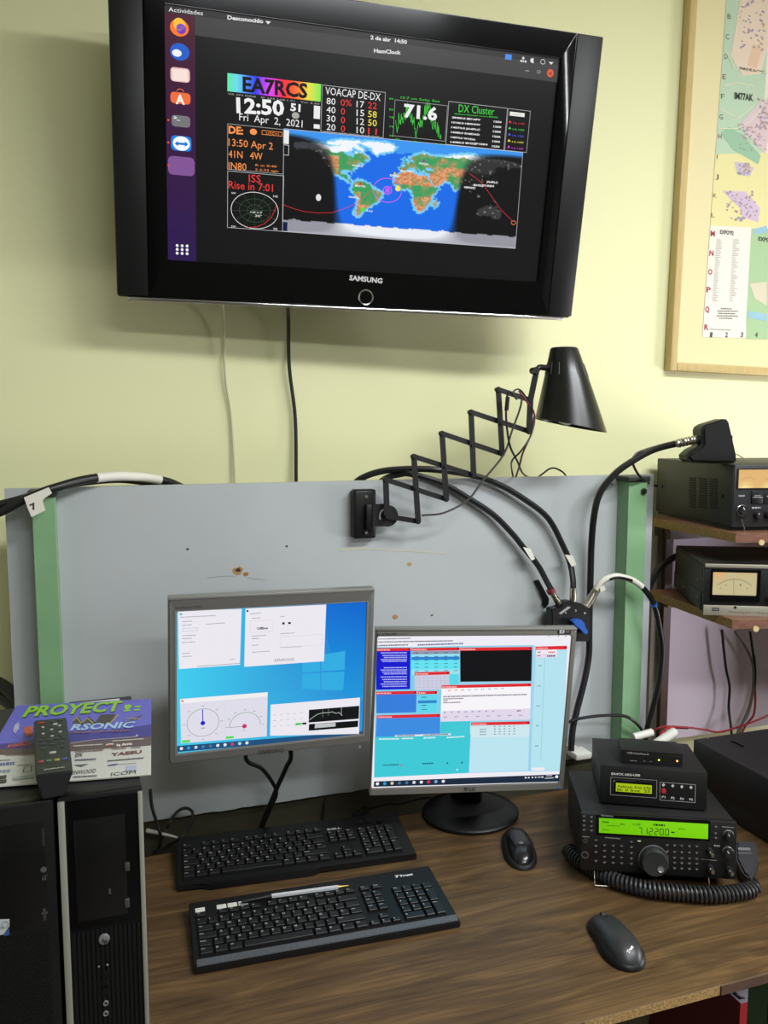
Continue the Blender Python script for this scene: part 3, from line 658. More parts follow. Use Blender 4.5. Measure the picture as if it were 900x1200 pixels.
link('wall_arm', bm, black_metal, mon, True)
s = Print(SP, -0.003); s.crop(180, 680, 10 / 3)
s.add([(sx0, sy0), (sx1, sy0), (sx1, sy1), (sx0, sy1)], [(70, 205, 235), (40, 150, 220), (15, 105, 205), (60, 205, 240)]); s.up()
s.quad([(640, 90), (838, 85), (830, 480), (740, 440), (700, 300)], [(18, 130, 215), (25, 150, 220), (35, 150, 215), (12, 100, 205), (18, 110, 210)]); s.up()
LG_ = (50, 172, 226)
s.quad([(583, 300), (650, 296), (652, 358), (582, 362)], LG_); s.quad([(655, 294), (750, 277), (748, 352), (656, 357)], LG_); s.quad([(582, 368), (652, 364), (653, 430), (580, 425)], LG_); s.quad([(656, 363), (747, 358), (742, 432), (656, 430)], LG_)
s.up(); Wn = (235, 232, 240)
s.quad([(96, 122), (345, 113), (338, 332), (100, 349)], Wn); s.quad([(360, 112), (676, 96), (667, 318), (355, 340)], Wn)
s.quad([(104, 468), (447, 441), (443, 612), (108, 640)], (222, 220, 232)); s.quad([(458, 488), (808, 460), (804, 602), (456, 610)], Wn); s.up()
s.quad([(104, 466), (447, 439), (446, 456), (104, 484)], (240, 238, 240)); s.disc(113, 474, 5, (220, 70, 70))
for i, (x0, y0, x1, y1) in enumerate(((106, 148, 245, 141), (112, 165, 150, 163), (112, 180, 150, 177), (205, 175, 280, 170), (112, 220, 165, 218), (112, 232, 150, 230), (112, 247, 162, 244), (112, 290, 142, 288), (112, 302, 150, 300), (298, 313, 316, 312), (170, 340, 338, 328), (378, 135, 420, 131), (384, 152, 418, 150), (384, 222, 440, 218), (384, 232, 415, 230), (384, 258, 412, 256), (384, 285, 455, 280), (497, 212, 550, 209), (497, 266, 580, 262), (497, 145, 512, 144))): s.dashes(x0, y0, x1, y1, 3.5, (165, 165, 175), i)
s.frame(114, 202, 173, 186, 0.0006, (180, 180, 190)); s.frame(378, 207, 468, 155, 0.0005, (205, 205, 210)); s.frame(494, 265, 660, 212, 0.0005, (205, 205, 210)); s.rect(103, 131, 112, 137, (80, 160, 170)); s.rect(364, 118, 371, 125, (20, 20, 60))
s.text('Offline', 405, 195, 447, 192, 9, (70, 70, 75), True); s.rect(504, 166, 513, 174, (20, 20, 20)); s.rect(527, 165, 537, 172, (20, 20, 20)); s.text('KENWOOD', 474, 320, 550, 316, 11, (110, 110, 115))
s.ring(194, 558, 62, 54, 0.0007, (90, 130, 100)); s.ring(358, 571, 60, 53, 0.0008, (60, 150, 70), 0, 180); s.line([(298, 577), (298, 578)], 0.0006, (60, 60, 60))
s.line([(192, 508), (193, 560)], 0.0016, (40, 40, 200)); s.disc(193, 560, 9, (30, 30, 205)); s.line([(300, 577), (355, 573)], 0.0006, (60, 60, 60)); s.disc(356, 572, 9, (205, 50, 110))
s.line([(280, 475), (282, 620)], 0.0004, (200, 198, 210)); s.dashes(186, 582, 203, 581, 4, (140, 140, 160), 4)
for x, y in ((140, 516), (248, 508), (120, 567), (266, 553), (138, 610), (246, 602), (194, 494), (194, 625), (295, 546), (320, 522), (358, 509), (394, 514), (420, 535), (288, 578), (428, 566), (354, 590)): s.dashes(x - 5, y + 1, x + 6, y, 3, (160, 160, 170), int(x))
s.rect(111, 638, 143, 625, (80, 220, 90)); s.rect(283, 622, 314, 610, (80, 220, 90))
s.quad([(608, 508), (805, 492), (803, 543), (607, 558)], (14, 18, 20)); s.quad([(608, 564), (801, 550), (800, 575), (607, 590)], (10, 14, 16)); s.up()
s.line([(610, 548), (622, 538), (640, 526), (660, 520), (680, 519), (700, 516), (715, 522), (726, 518), (738, 530)], 0.0007, (220, 235, 225)); s.line([(735, 498), (735, 530)], 0.0005, (220, 225, 225)); s.line([(662, 502), (662, 538)], 0.0004, (170, 180, 175)); s.line([(684, 502), (684, 530)], 0.0004, (170, 180, 175))
s.quad([(632, 563), (712, 558), (712, 573), (630, 580)], (190, 195, 195)); s.quad([(556, 560), (584, 558), (582, 566), (555, 569)], (60, 200, 80)); s.quad([(584, 558), (599, 557), (598, 565), (582, 566)], (20, 40, 25))
for i in range(5):
    for j in range(3): s.dashes(468 + i * 26, 530 + j * 22 - i * 2, 480 + i * 26, 529 + j * 22 - i * 2, 2.5, (185, 185, 195), i * 7 + j)
s.layer = 1; s.quad([(90, 650), (820, 592), (812, 610), (92, 674)], (28, 80, 125)); s.up()
for i, c in enumerate(((235, 235, 240), (50, 160, 225), (215, 215, 220), (80, 120, 150), (80, 120, 150), (230, 230, 235), (235, 235, 240), (215, 60, 80), (190, 215, 225), (230, 230, 235))): s.disc(109 + i * 28.5, 660 - i * 2.5, 6.5, c, 10)
s.dashes(778, 596, 800, 594, 3, (225, 225, 230), 4); s.dashes(773, 603, 800, 601, 3, (225, 225, 230), 5)
s.build('display', SCREEN, mon)
l = Print(SP, 0.0006); l.crop(180, 680, 10 / 3); l.text('SAMSUNG', 410, 680, 507, 671, 15, (62, 62, 60), True); l.text('SyncMaster 940N', 84, 112, 190, 105, 7, (52, 52, 52)); l.build('maker_lettering', MARK, mon)
bm = bmesh.new(); c = SP.uv(421, 875)
cyl(bm, (c[0], -0.0005, c[1]), (c[0], -0.002, c[1]), 0.003, n=12); link('power_button', bm, silver, mon)

GP = Pose((0.694, 1.479, 0.29), -11, 4.6, 1.7)
mon2 = thing('monitor', 'silver-framed monitor on a round black foot, screen full of red-barred windows', 'monitor', GP.mat())
s = Print(GP, -0.003); s.crop(420, 720, 10 / 3)
gx0 = (s.uv(68, 90)[0] + s.uv(58, 683)[0]) / 2; gx1 = (s.uv(822, 80)[0] + s.uv(795, 655)[0]) / 2; gy1 = (s.uv(68, 90)[1] + s.uv(822, 80)[1]) / 2; gy0 = (s.uv(58, 683)[1] + s.uv(795, 655)[1]) / 2
silver_b = mat('silver monitor plastic', (138, 136, 130), 0.42, metal=0.4, bump=0.05, bscale=1500)
monitor_body(GP, 0.41, 0.35, 0.06, mon2, (gx0, gx1, gy0, gy1), silver_b)
s.add([(gx0, gy0), (gx1, gy0), (gx1, gy1), (gx0, gy1)], (238, 236, 244)); s.up()
s.quad([(70, 130), (208, 130), (440, 420), (432, 622), (62, 640)], (60, 200, 215)); s.quad([(390, 125), (690, 122), (670, 615), (432, 622), (320, 480), (390, 265)], (150, 208, 232)); s.quad([(320, 415), (440, 420), (432, 622), (320, 625)], (58, 200, 212)); s.quad([(208, 130), (395, 125), (392, 285), (70, 300), (70, 240)], (90, 215, 232)); s.quad([(70, 240), (208, 240), (325, 290), (322, 480), (66, 480)], (130, 205, 232))
s.up(); s.quad([(690, 138), (818, 135), (797, 615), (672, 618)], (180, 226, 238)); s.quad([(438, 425), (670, 420), (665, 612), (434, 620)], (188, 228, 240)); s.quad([(68, 470), (320, 475), (440, 470), (432, 622), (62, 638)], (62, 200, 214)); s.up()
RB = (222, 40, 48)
def win(x0, y0, x1, y1, x2, y2, x3, y3, col, bar=12, lab=None):
    s.quad([(x0, y0), (x1, y1), (x2, y2), (x3, y3)], col); s.up(); s.quad([(x0, y0), (x1, y1), (x1, y1 + bar), (x0, y0 + bar)], RB); s.up()
    s.dashes(x0 + 3, y0 + bar - 3, x0 + min(60, (x1 - x0) * .4), y0 + bar - 3.3, 5, (245, 190, 190), int(x0)); s.quad([(x1 - 9, y1 + 3), (x1 - 3, y1 + 3), (x1 - 3, y1 + 9), (x1 - 9, y1 + 9)], (120, 10, 20)); s.layer -= 2
win(70, 134, 205, 132, 203, 294, 70, 297, (20, 25, 205)); win(208, 133, 396, 130, 396, 235, 208, 240, (150, 225, 240)); s.up(3); s.quad([(208, 146), (396, 143), (396, 155), (208, 158)], (140, 150, 175)); s.quad([(208, 168), (396, 166), (396, 178), (208, 180)], (45, 130, 205)); s.quad([(208, 180), (396, 178), (396, 215), (208, 217)], (100, 225, 240)); s.up()
for j in range(6):
    for i in range(5): s.dashes(222 + i * 38, 154 + j * 14 - i * .4, 236 + i * 38, 153.6 + j * 14 - i * .4, 3, (60, 90, 120), i + 9 * j)
for j, y in enumerate((154, 164, 172, 180, 187, 212, 221, 229, 236, 248, 258, 267, 276, 285)): s.dashes(88 + (j % 3) * 6, y, 190, y - 1, 4, (190, 195, 250), j)
s.layer -= 4; s.up(3)
win(398, 132, 680, 128, 677, 262, 399, 265, (14, 14, 18)); win(220, 228, 357, 224, 357, 294, 220, 298, (205, 205, 225))
s.up(3)
for i in range(9): s.line([(224 + i * 16.5, 241), (224 + i * 16.5, 294)], 0.0003, (150, 150, 185))
for j in range(4): s.line([(222, 250 + j * 12), (356, 248 + j * 12)], 0.0003, (150, 150, 185))
s.layer -= 3; s.up(3)
win(70, 303, 228, 300, 226, 384, 71, 388, (55, 125, 220)); win(233, 302, 308, 300, 306, 384, 232, 386, (95, 215, 235)); win(72, 396, 320, 390, 320, 475, 68, 480, (60, 140, 225))
s.up(3)
for j in range(4): s.dashes(248, 327 + j * 16, 268, 326.5 + j * 16, 4, (60, 100, 150), j)
s.quad([(234, 338), (307, 336), (306, 347), (233, 349)], (50, 130, 205))
win(325, 278, 675, 270, 672, 412, 322, 420, (246, 244, 248)); s.up(3)
s.quad([(330, 378), (672, 368), (671, 412), (322, 419)], (224, 216, 234)); s.line([(335, 318), (672, 312)], 0.0004, (200, 200, 210))
s.dashes(332, 325, 660, 316, 5, (120, 120, 130), 9); s.dashes(332, 333, 412, 331, 4, (90, 90, 100), 10); s.dashes(332, 348, 400, 346, 4, (90, 90, 100), 12); s.dashes(332, 340, 350, 339, 4, (90, 90, 100), 13)
for i, x in enumerate(range(350, 580, 26)): s.dashes(x, 300 - i, x + 12, 299.6 - i, 4, (230, 120, 110) if i < 3 else (150, 170, 220), i)
for i in range(8): s.dashes(335 + i * 27, 386 - i * .8, 342 + i * 27, 385.6 - i * .8, 4, (120, 110, 140), i); s.dashes(333 + i * 42, 404 - i, 347 + i * 42, 403.6 - i, 3.5, (150, 140, 165), i)
s.dashes(620, 380, 636, 379, 4, (60, 60, 70), 2)
win(440, 423, 670, 418, 668, 478, 440, 482, (206, 230, 238)); s.up(3)
for j in range(4):
    for i in range(5): s.dashes(530 + i * 19, 440 + j * 10 - i * .3, 537 + i * 19, 440 + j * 10 - i * .3, 3.4, (90, 100, 110), i + j)
    if j: s.dashes(474, 442 + j * 10, 500, 441 + j * 10, 3.4, (100, 120, 120), j)
win(693, 126, 815, 123, 814, 137, 693, 139, RB); s.up(2)
s.quad([(693, 139), (776, 137), (775, 155), (693, 156)], (238, 232, 240)); s.quad([(693, 156), (776, 155), (775, 168), (693, 170)], (228, 214, 232)); s.up()
s.dashes(742, 151, 770, 150, 5, (215, 90, 90), 1); s.dashes(700, 150, 712, 150, 4, (90, 90, 100), 2); s.dashes(737, 166, 770, 165, 6, (60, 70, 90), 3); s.dashes(698, 164, 712, 163, 4, (90, 90, 100), 4)
s.line([(728, 175), (713, 570)], 0.0004, (90, 130, 140))
for y in (203, 282, 360, 438, 516): s.dashes(703 - (y - 203) * .04, y, 716 - (y - 203) * .04, y - .4, 4, (110, 150, 160), y)
s.line([(692, 125), (670, 612)], 0.0012, (120, 190, 225)); s.quad([(678, 600), (728, 598), (727, 610), (678, 612)], (238, 236, 240))
s.dashes(80, 490, 160, 489, 5, (225, 240, 240), 20); s.dashes(170, 488, 215, 487, 5, (225, 240, 240), 21); s.dashes(255, 486, 300, 484, 5, (225, 240, 240), 22); s.dashes(345, 484, 415, 480, 5, (225, 240, 240), 23)
s.quad([(143, 472), (362, 465), (362, 472), (143, 479)], (220, 225, 235)); s.up(); s.dashes(150, 477, 220, 475, 4, (80, 80, 90), 3); s.dashes(255, 474, 350, 470, 4, (80, 80, 90), 4)
s.dashes(95, 592, 160, 589, 4.5, (25, 90, 110), 4); s.dashes(250, 586, 293, 584, 5, (25, 90, 110), 5); s.disc(348, 581, 3.5, (25, 80, 100)); s.disc(405, 579, 3.5, (25, 80, 100)); s.disc(386, 607, 3, (240, 245, 245)); s.disc(167, 590, 3.5, (200, 80, 90))
s.layer = 4
s.dashes(78, 100, 205, 97, 4, (110, 110, 120), 30); s.dashes(75, 112, 370, 107, 4.5, (90, 90, 100), 31); s.dashes(75, 126, 195, 123, 5, (70, 90, 110), 32); s.dashes(232, 124, 410, 118, 5.5, (70, 90, 150), 33)
for x in (743, 780, 808): s.dashes(x, 88, x + 6, 87.8, 3, (120, 120, 125), x)
s.quad([(62, 655), (797, 626), (796, 655), (60, 676)], (26, 42, 62)); s.up()
for i, c in enumerate(((240, 240, 245), (50, 160, 225), (225, 205, 160), (80, 110, 140), (80, 110, 140), (225, 225, 230), (235, 235, 240), (225, 50, 75), (120, 175, 225), (235, 235, 240))): s.disc(75 + i * 28.6, 664 - i * 1.1, 6.5, c, 10)
s.disc(776, 636, 6, (240, 240, 245)); s.dashes(735, 634, 758, 633, 3, (230, 230, 235), 3); s.dashes(730, 644, 765, 642, 3, (230, 230, 235), 5)
for x in (655, 668, 682, 695, 708, 720): s.dashes(x - 4, 643 - (x - 655) * .04, x + 4, 643 - (x - 655) * .04, 6, (215, 215, 225), x)
s.build('display', SCREEN, mon2)
l = Print(GP, 0.0006); l.crop(420, 720, 10 / 3); l.text('FLATRON', 72, 84, 150, 80, 8, (60, 60, 60), True); l.text('L1953S', 158, 80, 190, 78, 5, (85, 85, 85)); l.text('LG', 431, 689, 455, 688, 13, (70, 70, 70), True); l.disc(419, 682, 8, (70, 70, 70)); l.rect(779, 58, 829, 76, (26, 26, 26)); l.up(); l.text('E3', 785, 73, 804, 73, 12, (205, 205, 205), True); l.rect(808, 62, 824, 72, (90, 90, 90)); l.disc(779, 678, 3, (60, 80, 230), 10)
l.build('maker_lettering', MARK, mon2)
B('top_trim', (-0.205, 0.205, -0.001, 0.02, 0.1745, 0.1785), silver, mon2, bev=0.001)
Minv = GP.mat().inverted()
base_c = Vector((0.757, 1.632, D))
bm = bmesh.new(); lathe(bm, [(0, 0.0005), (0.105, 0.0005), (0.1095, 0.004), (0.1095, 0.008), (0.106, 0.0115), (0.095, 0.014), (0.05, 0.021), (0.0, 0.023)], 56, Minv @ Matrix.Translation(base_c + Vector((0, -0.01, 0))) @ Matrix.Diagonal((1.0, 0.92, 1, 1)))
link('foot', bm, black_satin, mon2, True)
bm = bmesh.new()
for k in range(12):
    pass
A_ = base_c + Vector((0, 0.01, 0.018)); Bt = GP.mat() @ Vector((0.0, 0.058, -0.06))
lathe(bm, [(0.0, 0), (0.085, 0), (0.088, 0.003), (0.075, 0.009), (0.05, 0.02), (0.0, 0.028)], 40, Minv @ Matrix.Translation(base_c + Vector((0, 0.0, 0.013))) @ Matrix.Diagonal((1, 0.75, 1, 1)))
link('hinge_cover', bm, black_matt, mon2, True)
bm = bmesh.new(); d = Bt - A_
Mq = Minv @ Matrix.Translation(A_) @ d.to_track_quat('Z', 'Y').to_matrix().to_4x4() @ Matrix.Rotation(math.radians(-11), 4, 'Z')
box(bm, -0.035, 0.035, -0.012, 0.012, 0, d.length, bev=0.006, M=Mq); link('neck', bm, black_satin, mon2, True)

# ------------------------------------------------------------------ keyboards
KEYC = {}
key_m = mat('black keycap plastic', (18, 18, 19), 0.42, bump=0.1, bscale=1500); leg_m = mat('key legend ink', (150, 152, 152), 0.5)
def key_mesh(w_, d_, h_, t):
    k = (round(w_, 4), round(d_, 4), round(h_, 4), t)
    if k in KEYC: return KEYC[k]
    bm = bmesh.new(); a = 0.0005; i = 0.0022
    lo = [bm.verts.new(p) for p in ((a, a, 0), (w_ - a, a, 0), (w_ - a, d_ - a, 0), (a, d_ - a, 0))]
    md = [bm.verts.new(p) for p in ((i, i * .6, h_ - .0007), (w_ - i, i * .6, h_ - .0007), (w_ - i, d_ - i * 1.2, h_ - .0007), (i, d_ - i * 1.2, h_ - .0007))]
    j = i + 0.0008
    hi = [bm.verts.new(p) for p in ((j, j * .8, h_), (w_ - j, j * .8, h_), (w_ - j, d_ - j * 1.2, h_), (j, d_ - j * 1.2, h_))]
    for r0, r1 in ((lo, md), (md, hi)):
        for q in range(4): bm.faces.new((r0[q], r0[(q + 1) % 4], r1[(q + 1) % 4], r1[q]))
    bm.faces.new(hi)
    if t:
        vs, fs, mn, mx = text_mesh(t, True)
        cap = 0.0042 if len(t) == 1 else 0.0026; scx = cap / 0.69
        if (mx - mn) * scx > w_ - 2 * j: scx = (w_ - 2 * j) / (mx - mn)
        vv = [bm.verts.new((j + 0.0006 + (x - mn) * scx, d_ - j * 1.2 - 0.0008 - cap + y * cap / 0.69, h_ + 0.0001)) for x, y in vs]
        for f in fs:
            try: bm.faces.new([vv[q] for q in f]).material_index = 1
            except ValueError: pass
    me = bpy.data.meshes.new('key'); bm.to_mesh(me); bm.free(); me.materials.append(key_m); me.materials.append(leg_m)
    KEYC[k] = me; return me
U = 0.019
def add_key(parent, x, y, w_, d_, t, z, h_=0.0065, slope=0):
    o = bpy.data.objects.new('key', key_mesh(w_ * U, d_, h_, t)); C.objects.link(o); o.parent = parent
    o.location = (x, y, z + y * slope); o.rotation_euler = (math.atan(slope), 0, 0)
ROWS = [
 [('º', 1)] + [(c, 1) for c in "1234567890'¡"] + [('<-', 2)],
 [('Tab', 1.5)] + [(c, 1) for c in "QWERTYUIOP`+"] + [('', 1.5)],
 [('Bloq', 1.75)] + [(c, 1) for c in 'ASDFGHJKLÑ´Ç'] + [('Intro', 1.25)],
 [('Mayús', 1.25), ('<', 1)] + [(c, 1) for c in 'ZXCVBNM,.-'] + [('Mayús', 2.75)],
 [('Ctrl', 1.25), ('\u25a0', 1.25), ('Alt', 1.25), ('', 6.25), ('AltGr', 1.25), ('\u25a0', 1.25), ('=', 1.25), ('Ctrl', 1.25)]]
def typing_block(kb, x0, y0, z, slope, pitch=0.0185):
    for r, row in enumerate(ROWS):
        x = x0; y = y0 + (4 - r) * pitch
        for t, w_ in row:
            if t == '\u25a0': t = '#'
            add_key(kb, x, y, w_, pitch - 0.0003, t, z, slope=slope); x += w_ * U
    yf = y0 + 5 * pitch + 0.004
    add_key(kb, x0, yf, 1, 0.0135, 'Esc', z, slope=slope)
    x = x0 + 2 * U
    for i in range(12):
        add_key(kb, x, yf, 1, 0.0135, 'F%d' % (i + 1), z, slope=slope); x += U
        if i in (3, 7): x += 0.5 * U
def numpad(kb, x0, y0, z, slope, pitch=0.0185):
    for r, row in enumerate((('Bloq', '/', '*', '-'), ('7', '8', '9', None), ('4', '5', '6', None), ('1', '2', '3', None))):
        for i, t in enumerate(row):
            if t: add_key(kb, x0 + i * U, y0 + (4 - r) * pitch, 1, pitch - 0.0003, t, z, slope=slope)
    add_key(kb, x0 + 3 * U, y0 + 2 * pitch, 1, 2 * pitch - 0.0003, '+', z, slope=slope); add_key(kb, x0 + 3 * U, y0, 1, 2 * pitch - 0.0003, 'Intro', z, slope=slope)
    add_key(kb, x0, y0, 2, pitch - 0.0003, '0', z, slope=slope); add_key(kb, x0 + 2 * U, y0, 1, pitch - 0.0003, '.', z, slope=slope)
def slab(name, pts_xy, zf, m, parent, z0=0.0, bev=0.0015):
    bm = bmesh.new(); lo = [bm.verts.new((x, y, z0)) for x, y in pts_xy]; hi = [bm.verts.new((x, y, zf(x, y))) for x, y in pts_xy]
    bm.faces.new(lo[::-1]); bm.faces.new(hi)
    for i in range(len(lo)): bm.faces.new((lo[i], lo[(i + 1) % len(lo)], hi[(i + 1) % len(lo)], hi[i]))
    if bev: bmesh.ops.bevel(bm, geom=[e for e in bm.edges], offset=bev, segments=2, affect='EDGES')
    return link(name, bm, m, parent, True)
# lower keyboard
Mk = Matrix.Translation((0.112, 1.262, D + 0.0005)) @ Matrix.Rotation(math.radians(-2.6), 4, 'Z')
kb = thing('keyboard', 'black keyboard nearer the desk edge, grey front strip, white stickers, pen on it', 'keyboard', Mk, 'computer keyboards')
KW, KD, sl = 0.452, 0.168, 0.075
slab('body', [(0, 0.0), (KW, 0.0), (KW, KD), (0, KD)], lambda x, y: 0.011 + y * sl, black_satin, kb)
slab('front_strip', [(0.004, 0.003), (KW - 0.003, 0.003), (KW - 0.001, 0.019), (0.004, 0.019)], lambda x, y: 0.0122 + y * sl, mat('speckled grey strip', (92, 94, 97), 0.4, metal=0.3, var=0.25, vscale=500), kb, 0.01, 0.0008)
typing_block(kb, 0.009, 0.023, 0.0105, sl)
xn = 0.009 + 15 * U + 0.008
for r, row in enumerate((('Ins', 'Ini'), ('Supr', 'Fin'), ('RePg', 'AvPg'))):
    for i, t in enumerate(row): add_key(kb, xn + i * U, 0.023 + (4 - r) * 0.0185, 1, 0.0182, t, 0.0105, slope=sl)
add_key(kb, xn - 0.006, 0.023, 1, 0.0135, '<', 0.0105, slope=sl); add_key(kb, xn + 0.0135, 0.023, 1, 0.0135, 'v', 0.0105, slope=sl); add_key(kb, xn + 0.0135, 0.037, 1, 0.0135, '^', 0.0105, slope=sl); add_key(kb, xn + 0.033, 0.023, 0.9, 0.0135, '>', 0.0105, slope=sl)
numpad(kb, xn + 2 * U + 0.019, 0.023, 0.0105, sl)
for i, t in enumerate(('Impr', 'Despl')): add_key(kb, xn + i * (U + .004), 0.023 + 5 * 0.0185 + 0.004, 1, 0.0135, t, 0.0105, slope=sl)
FPk = Flat((Mk.translation.x, Mk.translation.y, Mk.translation.z - D), -2.6)
st_ = Print(FPk, 0.0)
for i, x in enumerate((0.010, 0.047, 0.066, 0.085)):
    o = slab('sticker', [(x, 0.138), (x + 0.0165, 0.138), (x + 0.0165, 0.1485), (x, 0.1485)], lambda a, b_: 0.0117 + b_ * sl, white_pl, kb, 0.02, 0)
    o['label'] = 'white paper sticker above the function keys'
lg = Print(FPk, 0.0)
def on_slope(pr, name, m, parent, z_of):
    pr.v = [(x, y, z_of(x, y) + 0.0003) for x, y, z in pr.v]; return pr.build(name, m, parent)
lg.text_uv('Trust', (0.386, 0.146), (0.413, 0.146), 0.0058, (225, 225, 225), True); lg.add([(0.378, 0.146), (0.383, 0.152), (0.3855, 0.152), (0.3815, 0.146)], (225, 225, 225)); lg.add([(0.3785, 0.1515), (0.385, 0.1515), (0.385, 0.153), (0.3785, 0.153)], (225, 225, 225))
for i, t in enumerate(('Cop', 'Ent', 'Mod')): lg.text_uv(t, (0.0485 + .019 * i, 0.1425), (0.058 + .019 * i, 0.1425), 0.002, (120, 120, 125))
lg.text_uv('Mod', (0.0125, 0.1425), (0.022, 0.1425), 0.002, (120, 120, 125))
on_slope(lg, 'maker_lettering', MARK, kb, lambda x, y: 0.0113 + y * sl + (0.0006 if x < 0.2 else 0))
tag(tube('keyboard_cable', [onZ(415, 1022, 0.004) + Vector((0, 0.004, 0)), onZ(418, 1012, 0.004), onZ(424, 1005, 0.004)], 0.0018, rubber), 'stub of black lead behind the nearer keyboard', 'cable') if False else None
# upper keyboard
Mk = Matrix.Translation((0.106, 1.512, D + 0.0005)) @ Matrix.Rotation(math.radians(-4.3), 4, 'Z')
kb2 = thing('keyboard', 'black keyboard further back, with humped front edge and letters above its arrow keys', 'keyboard', Mk, 'computer keyboards')
KW2, KD2 = 0.468, 0.158; sl2 = 0.1
z0k = 0.0145
out = [(0, 0.0), (0.045, 0.0), (0.06, -0.009), (0.255, -0.009), (0.27, 0.0), (KW2, 0.0), (KW2, KD2), (0, KD2)]
slab('body', out, lambda x, y: 0.012 + max(0, y) * sl2, black_satin, kb2, bev=0.0015)
slab('palm_ridge', [(0.064, -0.006), (0.25, -0.006), (0.262, 0.008), (0.052, 0.008)], lambda x, y: 0.0135 + max(0, y) * sl2, black_satin, kb2, 0.011, 0.0008)
typing_block(kb2, 0.011, 0.014, z0k - 0.002, sl2)
xn = 0.011 + 15 * U + 0.007
for r, row in enumerate((('Ins', 'Ini', 'RePg'), ('Supr', 'Fin', 'AvPg'))):
    for i, t in enumerate(row): add_key(kb2, xn + i * U, 0.014 + (4 - r) * 0.0185, 1, 0.0182, t, z0k - 0.002, slope=sl2)
for i, t in enumerate('<v>'): add_key(kb2, xn + i * U, 0.014, 1, 0.0182, t, z0k - 0.002, slope=sl2)
add_key(kb2, xn + U, 0.014 + 0.0185, 1, 0.0182, '^', z0k - 0.002, slope=sl2)
numpad(kb2, xn + 3 * U + 0.007, 0.014, z0k - 0.002, sl2)
for i in range(3): add_key(kb2, xn + 3 * U + 0.012 + i * .021, 0.014 + 5 * 0.0185 + 0.014, 0.8, 0.008, '', z0k - 0.002, slope=sl2)
lg = Print(Flat((0, 0, 0)), 0.0)
lg.text_uv('DELL', (xn + .005, 0.118), (xn + .034, 0.118), 0.0055, (200, 200, 200), True)
on_slope(lg, 'maker_lettering', MARK, kb2, lambda x, y: 0.012 + y * sl2)
tag(tube('keyboard_lead', [Vector((0.36, 1.655, D + 0.014)), onZ(312, 972, 0.01), onY(306, 975, 1.69), onY(303, 985, 1.70) + Vector((0, 0, -.05))], 0.002, rubber), 'thin black lead leaving the back of the further keyboard', 'cable')

# pen resting on the lower keyboard
zk = lambda x, y: D + 0.0175 + 0.006 + (y - 1.26) * 0.075
pa = Mk  # unused
Mk1 = kb.matrix_world
def onk(px, py, h): 
    return onZ(px, py, 0.0225 + h)
pA, pB, pC, pD_ = onk(283, 1057, 0.006), onk(318, 1050, 0.006), onk(396, 1039.5, 0.006), onk(409, 1037.5, 0.006)
pen = thing('pen', 'clear plastic ballpoint pen with black cap lying on the nearer keyboard', 'pen', pA)
bm = bmesh.new(); cyl(bm, pB, pC, 0.0042, 0.0042, n=6); W(link('barrel', bm, mat('clear polystyrene', (225, 228, 232), 0.12, trans=0.4), pen))
bm = bmesh.new(); cyl(bm, pB, pC, 0.0014, 0.0014, n=8); W(link('ink_tube', bm, mat('ink tube', (170, 170, 175), 0.3), pen))
bm = bmesh.new(); cyl(bm, pA, pB, 0.0028, 0.0052, n=16); W(link('cap', bm, black_satin, pen, True))
bm = bmesh.new(); cyl(bm, pC, pD_, 0.0032, 0.0006, n=14); W(link('tip', bm, mat('brass', (196, 160, 95), 0.3, metal=0.9), pen, True))

# ------------------------------------------------------------------ mice
def mw(t, waist): return max(0.002, 1 - abs(2 * t - 1) ** 2.7) ** 0.47 * (1 - waist * math.exp(-((t - 0.55) / 0.16) ** 2)) * (1.0 - 0.10 * t)
def mh(t): return max(0.004, 1 - abs(2 * t - 1) ** 2.6) ** 0.5 * (1.04 - 0.40 * t)
def mouse_shell(L, Wd, H, waist=0.0, n=20, m_=24, lift=0.0):
    bm = bmesh.new(); rings = []
    for i in range(n + 1):
        t = 0.5 - 0.5 * math.cos(PI * i / n); y = L * t
        wprof = mw(t, waist); hprof = mh(t)
        ring = []
        for k in range(m_ + 1):
            a = PI * k / m_; x = -math.cos(a); zz = math.sin(a)
            ring.append(bm.verts.new((math.copysign(abs(x) ** 0.8, x) * Wd / 2 * wprof, y, lift + zz ** 0.75 * H * hprof)))
        rings.append(ring)
    for a, b_ in zip(rings, rings[1:]):
        for k in range(m_): bm.faces.new((a[k], b_[k], b_[k + 1], a[k + 1]))
    for r in (rings[0], rings[-1]): bm.faces.new(r if r is rings[0] else r[::-1])
    bm.faces.new([r[0] for r in rings] + [r[-1] for r in rings[::-1]])
    bmesh.ops.recalc_face_normals(bm, faces=bm.faces); return bm
def make_mouse(label, tail, head, Wd, H, waist, m1, m2, glyph):
    """tail = palm end nearest the viewer, head = button end"""
    d = head - tail; L = d.length; ang = math.atan2(-d.x, d.y)
    M = Matrix.Translation(tail + Vector((0, 0, 0.0008))) @ Matrix.Rotation(ang, 4, 'Z')
    t = thing('computer_mouse', label, 'mouse', M)
    link('base_shell', mouse_shell(L, Wd, H * 0.62, waist), m2, t, True)
    bm = mouse_shell(L * 0.97, Wd * 0.86, H, waist * .6); bmesh.ops.translate(bm, verts=bm.verts, vec=(0, L * 0.015, 0.0004))
    link('top_shell', bm, m1, t, True)
    bm = bmesh.new(); cyl(bm, (-0.0032, L * 0.84, H * mh(.84) - 0.0062), (0.0032, L * 0.84, H * mh(.84) - 0.0062), 0.0085, n=20); link('scroll_wheel', bm, mat('dark grey rubber', (48, 48, 50), 0.7), t, True)
    bm = bmesh.new(); pr = Print(Flat((0, 0, 0)), 0.0); return t, M, L
